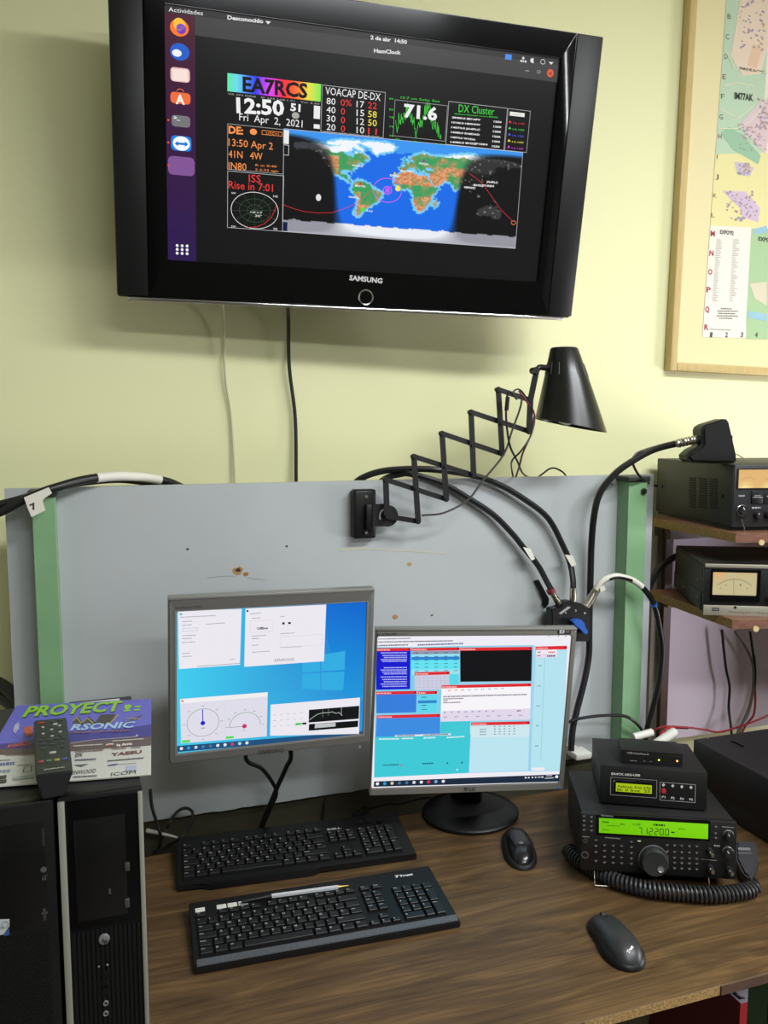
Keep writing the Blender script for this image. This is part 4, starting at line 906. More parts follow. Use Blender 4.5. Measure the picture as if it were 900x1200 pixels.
mt, Mm, Lm = make_mouse('black mouse beside the round monitor foot, highlight on its back', onZ(614, 1021), onZ(602, 974), 0.070, 0.037, 0.0, mat('glossy black shell', (24, 24, 26), 0.22), black_matt, None)
pr = Print(Flat((0, 0, 0))); pr.text_uv('G', (-0.003, 0.043), (0.004, 0.045), 0.005, (200, 200, 200)); pr.v = [(x, y, 0.0011 + 0.037 * mh(y / Lm)) for x, y, z in pr.v]; pr.build('maker_mark', MARK, mt)
mt, Mm, Lm = make_mouse('matt charcoal mouse with a pinched waist near the desk front edge', onZ(743, 1140), onZ(700, 1076), 0.077, 0.038, 0.12, mat('charcoal shell', (40, 41, 43), 0.42), black_satin, None)
pr = Print(Flat((0, 0, 0))); pr.text_uv('Trust', (-0.004, 0.012), (0.0085, 0.0215), 0.0042, (230, 230, 230), True); 
pr.v = [(x, y, 0.0006 + 0.038 * mh(y / Lm) * max(0.1, 1 - (x / (0.077 * .86 / 2 * mw(y / Lm, .07))) ** 2) ** .40) for x, y, z in pr.v]; pr.build('maker_lettering', MARK, mt)

# ------------------------------------------------------------------ computer towers
TY, TZ = 1.035, 0.42
hx0, hx1 = onY(69, 1000, TY).x, onY(169.5, 1000, TY).x
lx1 = hx0 - 0.003; lx0 = lx1 - 0.178
case_m = mat('dark grey case steel', (38, 38, 39), 0.5, bump=0.1)
def Lz(P, parent): pass
TPh = Pose((0.0, TY, 0.0))
hp = thing('computer_tower', 'slim black computer standing upright with silver edge strips on its glossy front', 'computer', (hx0, TY, D))
ox = hx0
def T2(name, x0, x1, y0, y1, z0, z1, m, bev=0.0, par=None, sx=None):
    return B(name, (x0, x1, y0, y1, z0, z1), m, par, bev)
wd = hx1 - hx0
T2('case', 0.001, wd - 0.001, 0.022, 0.38, 0.0, TZ - 0.002, case_m, 0.002, hp)
T2('front_bezel', 0.0, wd, 0.003, 0.022, 0.0, TZ, black_satin, 0.003, hp)
zs = onY(122, 1086, TY).z - D
T2('glossy_panel', 0.009, wd - 0.006, 0.0, 0.006, zs, TZ - 0.006, black_gloss, 0.0025, hp)
for a in ((0.0005, 0.0085), (wd - 0.0062, wd - 0.0005)): T2('edge_strip', a[0], a[1], -0.0015, 0.01, 0.0, TZ - 0.005, mat('satin silver strip', (152, 152, 140), 0.4, metal=0.3), 0.0012, hp)
bm = bmesh.new(); nr = 15
for i in range(nr):
    x = 0.0105 + (wd - 0.018) * (i + .5) / nr; box(bm, x - 0.0018, x + 0.0018, 0.0005, 0.004, 0.003, zs - 0.003)
o = link('ribbed_grille', bm, black_satin, hp); o['kind'] = 'stuff'
T2('optical_drive', 0.018, wd - 0.022, -0.0012, 0.002, zs + 0.012, TZ - 0.03, mat('black drive face', (14, 14, 15), 0.2), 0.001, hp)
def fx(px, py): p = onY(px, py, TY); return p.x - ox, p.z - D
for px, py, w_, h_ in ((149, 1015, 0.006, 0.011), (149, 1057.5, 0.006, 0.012)):
    x, z = fx(px, py); T2('button', x - w_ / 2, x + w_ / 2, -0.0028, 0.001, z - h_ / 2, z + h_ / 2, mat('dull grey button', (62, 60, 56), 0.5), 0.001, hp)
bm = bmesh.new(); x, z = fx(122, 1100); lathe(bm, [(0, 0.0035), (0.006, 0.003), (0.0068, 0.0)], 24, Matrix.Translation((x, 0.0, z)) @ Matrix.Rotation(PI / 2, 4, 'X')); link('round_badge', bm, silver, hp, True)
hpP = Pose((hx0, TY, 0.0)); pr = Print(hpP, 0.0037)
pr.text('hp', 119, 1103, 126, 1103, 5, (40, 40, 40), True); pr.build('badge_letters', MARK, hp)
for i, (py) in enumerate((1140, 1151, 1161)):
    x, z = fx(123, py); T2('usb_port', x - 0.005, x + 0.005, -0.001, 0.003, z - 0.004, z + 0.003, mat('port black', (8, 8, 8), 0.3), 0.0005, hp)
for py in (1175, 1187):
    bm = bmesh.new(); x, z = fx(124, py); lathe(bm, [(0.0016, 0.001), (0.0018, 0.002), (0.0032, 0.002), (0.0034, 0)], 16, Matrix.Translation((x, -0.0002, z)) @ Matrix.Rotation(PI / 2, 4, 'X')); link('audio_jack', bm, silver, hp, True)
pr = Print(hpP, 0.0012); pr.disc(116, 1132, 1.3, (120, 120, 118)); pr.disc(126, 1130, 1.3, (150, 150, 145)); pr.rect(127.5, 1041, 130, 1047, (70, 70, 70)); pr.build('indicator_marks', MARK, hp)
pr = Print(Flat((hx0, TY, 0)), TZ - 0.0016); a, b_ = 0.012, wd - 0.02
pr.add([(a, 0.352), (b_, 0.352), (b_, 0.37), (a, 0.37)], (205, 205, 205)); pr.up(); pr.add([(a + .006, 0.356), (a + .03, 0.356), (a + .03, 0.364), (a + .006, 0.364)], (120, 120, 125)); pr.build('paper_label', MARK, hp)

lt = thing('computer_tower', 'wide black tower at the left edge with a mesh front and a round processor sticker', 'computer', (lx0, TY, D)); ox = lx0; wl = lx1 - lx0
T2('case', 0.001, wl - 0.001, 0.02, 0.38, 0.0, TZ - 0.003, case_m, 0.002, lt)
T2('front_bezel', 0.0, wl, 0.0, 0.02, 0.0, TZ + 0.001, mat('dark bezel plastic', (17, 17, 18), 0.3), 0.005, lt)
T2('optical_drive', wl - 0.065, wl - 0.012, -0.0015, 0.002, fx(30, 1088)[1], TZ - 0.025, mat('black drive face', (14, 14, 15), 0.2), 0.001, lt)
T2('drive_cover', wl - 0.118, wl - 0.067, -0.0015, 0.002, fx(30, 1088)[1], TZ - 0.025, mat('black drive face', (14, 14, 15), 0.2), 0.001, lt)
bm = bmesh.new(); zt = fx(30, 1093)[1]
for r in range(int(zt / 0.0042)):
    for c_ in range(25):
        x = wl - 0.012 - c_ * 0.0056 - (r % 2) * 0.0028; z = zt - r * 0.0042
        if z < 0.06: continue
        prism(bm, [(x + 0.0020 * math.cos(PI / 3 * k + PI / 6), z + 0.0020 * math.sin(PI / 3 * k + PI / 6)) for k in range(6)], -0.0008, 0.001)
o = link('mesh_grille', bm, black_satin, lt); o['kind'] = 'stuff'
pr = Print(Pose((lx0, TY, 0)), 0.0017)
pr.crop(0, 920, 20 / 3)
pr.disc(342, 655, 25, (78, 78, 76)); pr.text('LG', 330, 735, 360, 735, 38, (78, 78, 76), True); pr.rect(335, 960, 362, 1048, (58, 58, 58)); pr.rect(325, 990, 375, 1000, (58, 58, 58)); pr.rect(325, 335, 352, 470, (38, 38, 38)); pr.up(); pr.line([(348, 1003), (348, 1045)], .0008, (17, 17, 18))
pr.build('drive_marks', MARK, lt); pr = Print(Pose((lx0, TY, 0)), 0.0017); pr.crop(0, 920, 20 / 3)
pr.quad([(-60, 1045), (75, 1040), (75, 1095), (30, 1160), (-60, 1180)], (178, 182, 184)); pr.quad([(38, 1150), (75, 1110), (75, 1165), (30, 1175)], (50, 80, 130)); pr.up(); pr.ring(40, 1085, 24, 24, 0.0007, (90, 100, 115)); pr.text('intel', -20, 1120, 30, 1118, 22, (90, 100, 115))
pr.build('processor_sticker', MARK, lt)

# ------------------------------------------------------------------ magazine and remote control
ZM = TZ + 0.0026
mp0 = [onZ(-26, 923, ZM), onZ(177, 907.5, ZM), onZ(177, 819.5, ZM), onZ(19, 827, ZM)]
mg = thing('magazine', 'blue and white radio magazine with green title lying on the two towers', 'magazine', mp0[1])
def wslab(name, P, th, m, parent, bev=0.0):
    bm = bmesh.new(); lo = [bm.verts.new(p - Vector((0, 0, th))) for p in P]; hi = [bm.verts.new(p) for p in P]
    bm.faces.new(lo[::-1]); bm.faces.new(hi)
    for i in range(len(P)): bm.faces.new((lo[i], lo[(i + 1) % len(P)], hi[(i + 1) % len(P)], hi[i]))
    bmesh.ops.recalc_face_normals(bm, faces=bm.faces)
    if bev: bmesh.ops.bevel(bm, geom=list(bm.edges), offset=bev, segments=2, affect='EDGES')
    return W(link(name, bm, m, parent, bool(bev)))
wslab('pages', [p - Vector((0, 0, 0.0002)) for p in mp0], 0.0013, mat('white paper', (205, 203, 192), 0.7), mg)
pr = Print(Flat((0, 0, ZM)), 0.0, 0.00012); pr.crop(0, 810, 5)
BLU = (98, 98, 196)
pr.quad([(-130, 565), (885, 489), (885, 46), (95, 85)], (196, 196, 190)); pr.up()
pr.quad([(95, 85), (885, 46), (885, 285), (600, 275), (400, 290), (200, 330), (-5, 345), (-30, 300)], BLU); pr.up()
pr.quad([(-25, 340), (-10, 310), (130, 300), (300, 255), (400, 240), (560, 250), (720, 220), (885, 195), (885, 290), (600, 290), (300, 340)], (58, 52, 140)); pr.up()
pr.quad([(-40, 375), (-25, 340), (200, 335), (300, 325), (420, 300), (600, 290), (840, 270), (885, 265), (885, 318), (200, 370)], (92, 74, 74)); pr.up()
pr.line([(40, 330), (150, 320), (190, 315)], 0.004, (150, 70, 60)); pr.line([(420, 305), (560, 285), (640, 280), (800, 268)], 0.003, (165, 150, 130))
GN = (140, 195, 40)
pr.text('PROYECT', 133, 156, 700, 121, 56, (34, 60, 30), True); pr.up(); pr.text('PROYECT', 130, 150, 700, 115, 54, GN, True); pr.text('!:', 720, 120, 825, 112, 36, GN, True)
pr.quad([(430, 170), (460, 150), (480, 185), (520, 150), (560, 185), (590, 140), (680, 135), (650, 195), (430, 200)], (62, 58, 50)); pr.line([(430, 175), (450, 155), (475, 190), (515, 160), (545, 190)], 0.0015, (180, 165, 50)); pr.line([(690, 140), (640, 195)], 0.002, (190, 175, 60)); pr.line([(730, 190), (825, 145)], 0.004, (90, 85, 40)); pr.line([(745, 160), (820, 165)], 0.0028, (180, 165, 50))
pr.up(); pr.text('RSONIC', 412, 235, 782, 218, 36, (45, 80, 165), True); pr.up(); pr.text('RSONIC', 410, 231, 780, 214, 32, (165, 195, 225), True)
for i, r in enumerate((14, 24, 34)): pr.ring(120, 214, r, r, 0.0014, (220, 220, 225), 120, 240, 10)
pr.quad([(138, 215), (190, 205), (190, 260), (150, 268)], (190, 90, 60))
pr.text('AVANCES', 45, 335, 180, 312, 18, (200, 95, 70), True); pr.dashes(410, 252, 765, 238, 13, (120, 80, 100), 4)
pr.disc(643, 315, 24, (205, 200, 195), 14, 16); pr.disc(643, 318, 14, (200, 70, 60), 12, 8); pr.text('Iq Anta', 683, 326, 775, 316, 14, (230, 228, 220), True); pr.dashes(660, 298, 840, 285, 6, (210, 205, 195), 6); pr.dashes(430, 328, 600, 318, 7, (200, 195, 190), 7); pr.quad([(793, 264), (803, 257), (812, 263)], (230, 230, 235))
for (x0, y0, x1, y1, h, s_, c) in ((30, 382, 180, 376, 6, 1, (120, 100, 90)), (545, 352, 610, 346, 7, 2, (130, 110, 105)), (655, 345, 740, 340, 7, 3, (130, 110, 105)), (768, 338, 822, 334, 7, 4, (130, 110, 105)), (440, 412, 565, 405, 10, 5, (100, 100, 110)), (440, 362, 600, 352, 7, 9, (120, 90, 90)), (630, 415, 840, 397, 7, 6, (60, 60, 60)), (0, 440, 85, 432, 16, 7, (90, 95, 150)), (430, 510, 570, 502, 8, 8, (80, 80, 85)), (0, 412, 60, 408, 6, 11, (110, 110, 110)), (100, 440, 180, 434, 5, 12, (120, 120, 120))): pr.dashes(x0, y0, x1, y1, h, c, s_)
pr.text('YAESU', 650, 383, 830, 365, 17, (110, 50, 50), True); pr.text('DX', 440, 388, 482, 384, 20, (70, 70, 75), True); pr.text('KENWOOD', 398, 494, 560, 479, 22, (60, 60, 65)); pr.text('ICOM', 650, 500, 795, 486, 20, (45, 45, 50)); pr.disc(662, 434, 32, (70, 80, 140), 16, 10); pr.quad([(740, 470), (742, 442), (800, 437), (800, 465)], (165, 175, 205))
pr.quad([(430, 435), (475, 432), (520, 428), (478, 446)], (90, 95, 100)); pr.frame(140, 447, 182, 472, 0.001, (50, 50, 50)); pr.dashes(0, 480, 60, 476, 16, (130, 140, 165), 14); pr.rect(-10, 500, 35, 515, (50, 50, 50)); pr.rect(-10, 525, 35, 540, (50, 50, 50)); pr.quad([(72, 510), (180, 490), (195, 490), (195, 510), (75, 525)], (150, 165, 160)); pr.dashes(700, 433, 800, 425, 4, (150, 150, 155), 18)
WP(pr, 'cover', INK, mg)

R_ = {k: onZ(px, py, z) for k, (px, py, z) in dict(a=(39, 844.5, TZ + 0.026), b=(78, 840.5, TZ + 0.026), c=(86, 903, TZ + 0.036), d=(41, 909, TZ + 0.036), g=(76, 932, TZ + 0.0052), h=(49, 938, TZ + 0.0052)).items()}
rc = thing('remote_control', 'black television remote control lying on the magazine', 'remote control', (R_['g'] + R_['h']) / 2)
bm = bmesh.new()
back_lo = [Vector((R_['a'].x + 0.004, R_['a'].y, D + TZ + 0.0052)), Vector((R_['b'].x - 0.003, R_['b'].y, D + TZ + 0.0052))]
hi = [bm.verts.new(R_[k]) for k in 'dcba']; lo = [bm.verts.new(R_['h']), bm.verts.new(R_['g']), bm.verts.new(back_lo[1]), bm.verts.new(back_lo[0])]
bm.faces.new(hi); bm.faces.new(lo[::-1])
for i in range(4): bm.faces.new((lo[i], lo[(i + 1) % 4], hi[(i + 1) % 4], hi[i]))
bmesh.ops.recalc_face_normals(bm, faces=bm.faces); bmesh.ops.bevel(bm, geom=list(bm.edges), offset=0.0018, segments=3, affect='EDGES')
W(link('casing', bm, mat('remote black plastic', (32, 33, 34), 0.35), rc, True))
def on_top(u, v):
    """u across, v from the near end to the far end of the remote"""
    p = R_['d'].lerp(R_['c'], u).lerp(R_['a'].lerp(R_['b'], u), v); return p
nrm = (R_['c'] - R_['d']).cross(R_['a'] - R_['d']).normalized()
def rbtn(u, v, a, b_, m, label=None):
    bm = bmesh.new(); q = nrm.to_track_quat('Z', 'Y').to_matrix().to_4x4(); q = Matrix.Translation(on_top(u, v)) @ Matrix((( (R_['c'] - R_['d']).normalized()), nrm.cross((R_['c'] - R_['d']).normalized()), nrm)).transposed().to_4x4()
    box(bm, -a, a, -b_, b_, -0.0003, 0.0014, bev=0.0006, M=q); o = W(link('button', bm, m, rc, True))
    if label: o['label'] = label
lb = mat('pale remote button', (165, 165, 160), 0.5); db = mat('dark remote button', (62, 62, 64), 0.5)
rbtn(.24, .93, .004, .0016, mat('red button', (175, 50, 50), 0.5), 'red power button'); rbtn(.56, .93, .0032, .0018, db); rbtn(.8, .95, .0035, .0018, db); rbtn(.64, .87, .003, .0028, lb)
for r in range(4):
    for c_ in range(3): rbtn((.27, .52, .76)[c_], .83 - r * .065, .0021 if c_ else .0018, .0017, lb if (r + c_) % 2 == 0 else db)
for u, v in ((.2, .58), (.42, .57), (.62, .58), (.84, .58), (.27, .5), (.52, .48), (.76, .5), (.25, .42), (.78, .42)): rbtn(u, v, .003, .0022, db)
rbtn(.5, .33, .004, .0028, lb)
for u, c in ((.18, (150, 60, 60)), (.38, (70, 110, 80)), (.6, (150, 140, 70)), (.8, (70, 80, 140))): rbtn(u, .2, .0032, .0028, mat('remote colour %d' % c[0] + str(c[2]), c, 0.5))
bm = bmesh.new(); ex = (R_['c'] - R_['d']).normalized(); M = Matrix.Translation(on_top(.24, .06)) @ Matrix((ex, nrm.cross(ex), nrm)).transposed().to_4x4()
vs, fs, mn, mx = text_mesh('SAMSUNG', True); k = 0.023 / (mx - mn); vv = [bm.verts.new(M @ Vector((x * k, y * k * 1.1, 0.0004))) for x, y in vs]
for f in fs: bm.faces.new([vv[q] for q in f])
W(link('maker_lettering', bm, lb, rc))

# ------------------------------------------------------------------ scissor lamp
def LY(px): return 1.672 - 0.05 * (px - 427) / 250
def lpnt(px, py, dy=0.0): return onY(px, py, LY(px) + dy)
lamp = thing('wall_lamp', 'black scissor-arm lamp with conical shade fixed to the grey board', 'lamp', onY(427, 632, BY))
lb_m = mat('lamp black enamel', (22, 22, 23), 0.4)
P_ = Pose((0, 1.70, 0)); a = P_.uv(413.5, 631.5); b_ = P_.uv(440, 573)
bm = bmesh.new(); box(bm, a[0], b_[0], 1.692, BY - 0.0002, a[1] + D, b_[1] + D, bev=0.006, seg=3); W(link('wall_bracket', bm, black_satin, lamp, True))
a = P_.uv(426, 620); b_ = P_.uv(435, 590); bm = bmesh.new(); box(bm, a[0], b_[0], 1.678, 1.694, a[1] + D, b_[1] + D, bev=0.002); W(link('hinge_block', bm, black_satin, lamp, True))
for px, py in ((429, 582), (429, 624)):
    bm = bmesh.new(); p = onY(px, py, 1.692); cyl(bm, p, p - Vector((0, 0.0025, 0)), 0.0035, n=14); W(link('screw', bm, nickel if py < 600 else silver, lamp, True))
bm = bmesh.new(); p0, p1 = onY(436, 617, 1.68), onY(455, 590, 1.68); box(bm, p0.x, p1.x, 1.676, 1.68, p0.z, p1.z); c0 = onY(454, 604.5, 1.678)
cyl(bm, c0 + Vector((0, 0.003, 0)), c0 - Vector((0, 0.003, 0)), 0.0235, n=36); W(link('swivel_plate', bm, lb_m, lamp, True))
pr = Print(Pose((0, 1.675, 0)), 0.0004); pr.ring(454, 604.5, 9, 9, 0.0028, (170, 172, 172), 120, 205, 12); WP(pr, 'swivel_slot', MARK, lamp)
T = [(452, 562), (485, 535), (518, 508), (552, 483), (584, 456.5)]
Bt_ = [(453.5, 605), (490, 611), (523, 585), (555, 557), (588.5, 532), (620, 505.5)]
E_ = (621.5, 469)
Md = [(488, 573), (521, 547), (553.6, 522), (587, 495.6)]
bars = [(T[0], Bt_[0], 0), (T[1], Bt_[1], 0), (T[2], Bt_[2], 0), (T[3], Bt_[3], 0), (T[4], Bt_[4], 0)]
slant = [(Bt_[0], Bt_[1]), (T[0], Bt_[2]), (T[1], Bt_[3]), (T[2], Bt_[4]), (T[3], Bt_[5]), (T[4], E_)]
def flat_bar(name, p, q, dy, w_=0.0095, th=0.0022):
    A, B_ = lpnt(*p, dy), lpnt(*q, dy); d = (B_ - A); L = d.length; x = d.normalized(); y = Vector((0, 1, 0)); y = (y - x * y.dot(x)).normalized(); z = x.cross(y)
    M = Matrix((x, y, z)).transposed().to_4x4(); M.translation = A
    bm = bmesh.new(); n = 6; poly = [(L + w_ / 2 * math.sin(PI * k / n), -w_ / 2 * math.cos(PI * k / n)) for k in range(n + 1)] + [(-w_ / 2 * math.sin(PI * k / n), w_ / 2 * math.cos(PI * k / n)) for k in range(n + 1)]
    prism(bm, poly, -th / 2, th / 2, M); bmesh.ops.recalc_face_normals(bm, faces=bm.faces); return W(link(name, bm, lb_m, lamp))
for p, q, _ in bars: flat_bar('arm_bar', p, q, -0.005, 0.0125)
for p, q in slant: flat_bar('arm_bar', p, q, 0.002, 0.011)
flat_bar('end_bar', Bt_[5], E_, -0.005, 0.014); flat_bar('end_bar', E_, (629, 433), -0.005, 0.0135)
for p in T + Bt_ + [E_] + Md:
    bm = bmesh.new(); c = lpnt(*p, -0.006); cyl(bm, c + Vector((0, 0.010, 0)), c - Vector((0, 0.0045, 0)), 0.0048 if p not in Md else 0.0035, n=12); W(link('pivot', bm, lb_m, lamp, True))
# elbow and shade
yS = 1.615
bm = bmesh.new(); sweep(bm, spline([lpnt(628, 434, -0.005), lpnt(633, 430.5, -0.004), onY(640, 431, 1.62), onY(646, 429, 1.615)]), 0.0065, 10); W(link('shade_elbow', bm, lb_m, lamp, True))
bm = bmesh.new(); c = lpnt(629, 434, -0.012); cyl(bm, c + Vector((0, 0.02, 0)), c, 0.0075, n=14); W(link('elbow_knob', bm, lb_m, lamp, True))
C0 = onY(661, 407.5, yS); C1 = onY(668.8, 498.6, yS); dp = (C0 - CAM).dot(FW) / F_PX
r0, r1 = 15.8 * dp, 42 * dp; e1 = RT.copy(); e2 = Vector((RT.y, -RT.x, 0)) * -1; up_ = Vector((0, 0, 1))
bm = bmesh.new(); N = 48
def sring(t, k):
    c = C0.lerp(C1, t); r = (r0 + (r1 - r0) * t) * k
    return [bm.verts.new(c + (e1 - up_ * 0.2 * t) * (r * math.cos(2 * PI * i / N)) + e2 * (r * math.sin(2 * PI * i / N))) for i in range(N)]
rings = [sring(0, 0.0001), sring(0, 0.55), sring(0.0, 0.93), sring(0.018, 1.0), sring(0.35, 1), sring(0.7, 1), sring(1, 1), sring(1.0, 0.975), sring(0.7, 0.97), sring(0.03, 0.93), sring(0.03, 0.0001)]
for a_, b2 in zip(rings, rings[1:]):
    for i in range(N): bm.faces.new((a_[i], a_[(i + 1) % N], b2[(i + 1) % N], b2[i]))
bmesh.ops.remove_doubles(bm, verts=bm.verts, dist=1e-5); bmesh.ops.recalc_face_normals(bm, faces=bm.faces); W(link('shade', bm, mat('lamp shade enamel', (17, 18, 17), 0.3), lamp, True))
for i in range(14):                              # vent slots around the neck of the shade
    th2 = 2 * PI * i / 14 + 0.12; bm = bmesh.new(); pts = []
    for t in (0.20, 0.36):
        c = C0.lerp(C1, t); r = (r0 + (r1 - r0) * t) * 1.004; pts.append(c + (e1 - up_ * 0.2 * t) * (r * math.cos(th2)) + e2 * (r * math.sin(th2)))
    sweep(bm, pts, 0.0009, 4); W(link('vent_slot', bm, mat('slot grey', (70, 74, 70), 0.6), lamp))
bm = bmesh.new(); c = C0.lerp(C1, 0.6); lathe(bm, [(0, 0.05), (0.013, 0.05), (0.014, 0.0), (0.03, -0.035), (0.03, -0.05), (0.018, -0.072), (0, -0.078)], 24, Matrix.Translation(c + Vector((0, 0, 0.01)))); W(link('bulb', bm, white_pl, lamp, True))
W(tube('cord', [lpnt(494, 604, 0.0), lpnt(520, 601, -.01), lpnt(548, 586, -.012), lpnt(566, 563, -.015), lpnt(590, 533, -.018), lpnt(600, 505, -.02), lpnt(609, 480, -.02), lpnt(612, 466, -.018)], 0.0022, mat('grey cord', (62, 60, 58), 0.5), lamp))
# bundle of loose thin wires hung over the arm
def wires(name, label, paths, cat='cable'):
    pass
wl = thing('hanging_wire', 'tangled thin red and black wires hanging over the lamp arm with an inline fuse', 'wire', lpnt(610, 462, -.02))
W(tube('black_strand', [onY(606, 468, 1.60), onY(596, 459, 1.60), onY(593, 485, 1.605), onY(597, 520, 1.61), onY(606, 540, 1.64), onY(614, 556, 1.74), onY(628, 560, 1.80), onY(645, 549, 1.82), onY(656, 551, 1.82), onY(664, 559, 1.80), onY(668, 575, 1.79)], 0.0023, rubber, wl))
W(tube('red_strand', [onY(608, 458, 1.598), onY(617, 470, 1.597), onY(626, 485, 1.60), onY(624, 505, 1.60), onY(613, 530, 1.62), onY(609, 545, 1.66), onY(604, 562, 1.745), onY(602, 580, 1.745)], 0.0022, mat('maroon wire', (105, 45, 50), 0.4), wl))
W(tube('black_strand', [onY(626, 488, 1.596), onY(622, 510, 1.596), onY(611, 528, 1.60), onY(600, 540, 1.63), onY(600, 552, 1.74), onY(604, 570, 1.745)], 0.002, rubber, wl))
W(tube('black_strand', [onY(600, 460, 1.598), onY(607, 456, 1.597), onY(614, 462, 1.597), onY(624, 480, 1.598)], 0.002, rubber, wl))
bm = bmesh.new(); cyl(bm, onY(595, 465, 1.603), onY(593.5, 481, 1.603), 0.0045, n=12); W(link('fuse_holder', bm, black_satin, wl, True))

# ------------------------------------------------------------------ thick cables above the board
def cable(name, label, pts, r, m=rubber, group=None): return tag(tube(name, pts, r, m), label, 'cable', group)
yy = 1.70
def taped(name, label, pts, r, lo, hi, extra=None):
    """cable with a taped length from lo to hi of its run"""
    P = spline(pts, 8); n = len(P); t = thing(name, label, 'cable', P[0])
    bm = bmesh.new(); sweep(bm, P, r, 10); W(link('sheath', bm, rubber, t, True))
    a, b_ = int(lo * n), int(hi * n); bm = bmesh.new(); sweep(bm, P[a:b_ + 1], r * 1.13, 10); o = W(link('tape', bm, tape_w, t, True)); o['label'] = 'white tape wound round the cable'
    return t, P
t1, P1 = taped('antenna_cable', 'thick black cable with a white taped length lying over the top left of the board', [onY(-30, 609, 1.655), onY(0, 600, 1.655), onY(25, 587, 1.655), onY(46, 578, 1.655), onY(70, 570, 1.665), onY(100, 562, 1.69), onY(135, 558, 1.72), onY(165, 559, 1.755), onY(195, 564, 1.78), onY(215, 572, 1.80)], 0.0085, 0.60, 0.86)
t2, P2 = taped('antenna_cable', 'second thick black cable behind the green post top, joined by a white paper flag', [onY(-30, 597, 1.66), onY(0, 591, 1.66), onY(30, 583, 1.66), onY(50, 577, 1.663), onY(64, 572, 1.675), onY(100, 565, 1.715), onY(140, 562, 1.745), onY(175, 566, 1.775), onY(206, 570, 1.80)], 0.0072, 0.40, 0.47)
fl_ = Print(Pose((0, 1.644, 0)), 0); bm = bmesh.new()
pts = [P_u for P_u in ((28, 583), (57, 571), (61, 578), (52, 584), (50, 587), (53, 598), (37, 606), (33, 597))]
q = [Pose((0, 1.640, 0)).uv(*p) for p in pts]; prism(bm, [(u, v + D) for u, v in q][::-1], 1.640, 1.6412); bmesh.ops.recalc_face_normals(bm, faces=bm.faces)
fg = W(link('paper_flag', bm, tape_w, t1)); fg['label'] = 'folded white paper flag marked with a 7'
pr = Print(Pose((0, 1.640, 0)), 0.0004); pr.text('7', 38, 598, 44, 595, 7, (40, 40, 45), True); WP(pr, 'flag_number', MARK, t1)
cable('antenna_cable', 'outer thick black cable arching over the board behind the lamp arm to the switch', [onY(410, 575, 1.78), onY(421, 562, 1.76), onY(446, 552.5, 1.74), onY(482, 549.5, 1.715), onY(517, 551, 1.70), onY(556, 557.5, yy), onY(585, 568, yy), onY(613, 584, yy), onY(642, 607, yy), onY(660, 640, yy), onY(668, 660, 1.695), onY(671.5, 680, 1.68), onY(671.5, 692, 1.675)], 0.0072)
cable('antenna_cable', 'inner thick black cable running under the lamp arm to the red-collared plug', [onY(440, 570, 1.78), onY(453, 560, 1.75), onY(470, 555.5, 1.725), onY(482, 555.5, 1.712), onY(517, 566, 1.707), onY(549, 584, 1.705), onY(578, 603, 1.703), onY(600, 625, yy), onY(613, 641, yy), onY(630, 662, 1.695), onY(641, 682, 1.685), onY(647, 693, 1.675)], 0.0072)
cable('microphone_cable', 'long black cable falling from the microphone past the switch to the desk', [onY(822, 514.5, 1.56), onY(806, 517, 1.58), onY(794, 519.5, 1.60), onY(766, 527, 1.63), onY(740, 541, 1.64), onY(720, 556, 1.65), onY(703, 578, 1.66), onY(696, 605, 1.67), onY(693, 640, 1.69), onY(692, 673, 1.695), onY(691, 707, 1.698), onY(690.5, 740, 1.698), onY(690, 768, 1.698), onY(685, 797, 1.69), onY(676, 832, 1.68), onY(671, 855, 1.67), onY(669, 880, 1.66)], 0.0078)
bm = bmesh.new(); rr = random.Random(2); P = spline([onY(817, 515, 1.565), onY(806, 517, 1.58), onY(793, 520, 1.60)], 8); sweep(bm, P, lambda t: 0.0098 + 0.0012 * math.sin(t * 60), 12)
tag(link('cable_braid', bm, nickel, None, True), 'bare silver braid where the black cable meets the microphone', 'cable')
cable('thin_cord', 'thin black cord looping from the microphone cable to the back of the top radio', [onY(797, 518, 1.605), onY(775, 522, 1.625), onY(757, 527, 1.64), onY(745, 532.5, 1.64), onY(741.5, 542, 1.64), onY(748, 556, 1.64), onY(758, 565, 1.70), onY(770, 570, 1.84)], 0.003)
t3 = thing('coaxial_cable', 'white-jacketed cable curving from the switch across the right green post', 'cable', onY(697, 690, 1.66))
PW = [onY(699, 691, 1.655), onY(705, 682, 1.65), onY(714, 677, 1.645), onY(725, 675.5, 1.64), on_ := onY(743, 681, 1.64), onY(757, 693, 1.64), onY(767, 710, 1.64), onY(773, 737, 1.645), onY(776, 763, 1.65), onY(773, 797, 1.65), onY(765, 830, 1.655), onY(758, 856, 1.66), onY(756, 880, 1.66)]
P = spline(PW, 8); k = int(len(P) * 0.40)
bm = bmesh.new(); sweep(bm, P[k - 1:], 0.0068, 10); W(link('black_sheath', bm, rubber, t3, True)); bm = bmesh.new(); sweep(bm, P[:k], 0.0075, 10); W(link('white_sheath', bm, tape_w, t3, True))
bm = bmesh.new(); sweep(bm, [p + Vector((0, -0.0070, -0.002)) for p in P[int(k * .4):int(k * .82)]], 0.0035, 6); W(link('exposed_stripe', bm, rubber, t3, True))
bm = bmesh.new(); i_ = int(len(P) * 0.485); sweep(bm, P[i_:i_ + 2], 0.0085, 10); W(link('cable_tie', bm, blue_pl, t3, True))
cable('radio_cable', 'thick black cable leaving the back of the lower shelf radio and dropping beside the post', [onY(800, 650, 1.80), onY(790, 653, 1.80), onY(772, 667, 1.79), onY(762, 685, 1.78), onY(758, 703, 1.78), onY(756.5, 740, 1.78), onY(755.5, 790, 1.78), onY(754, 853, 1.78), onY(754, 885, 1.78)], 0.0085)
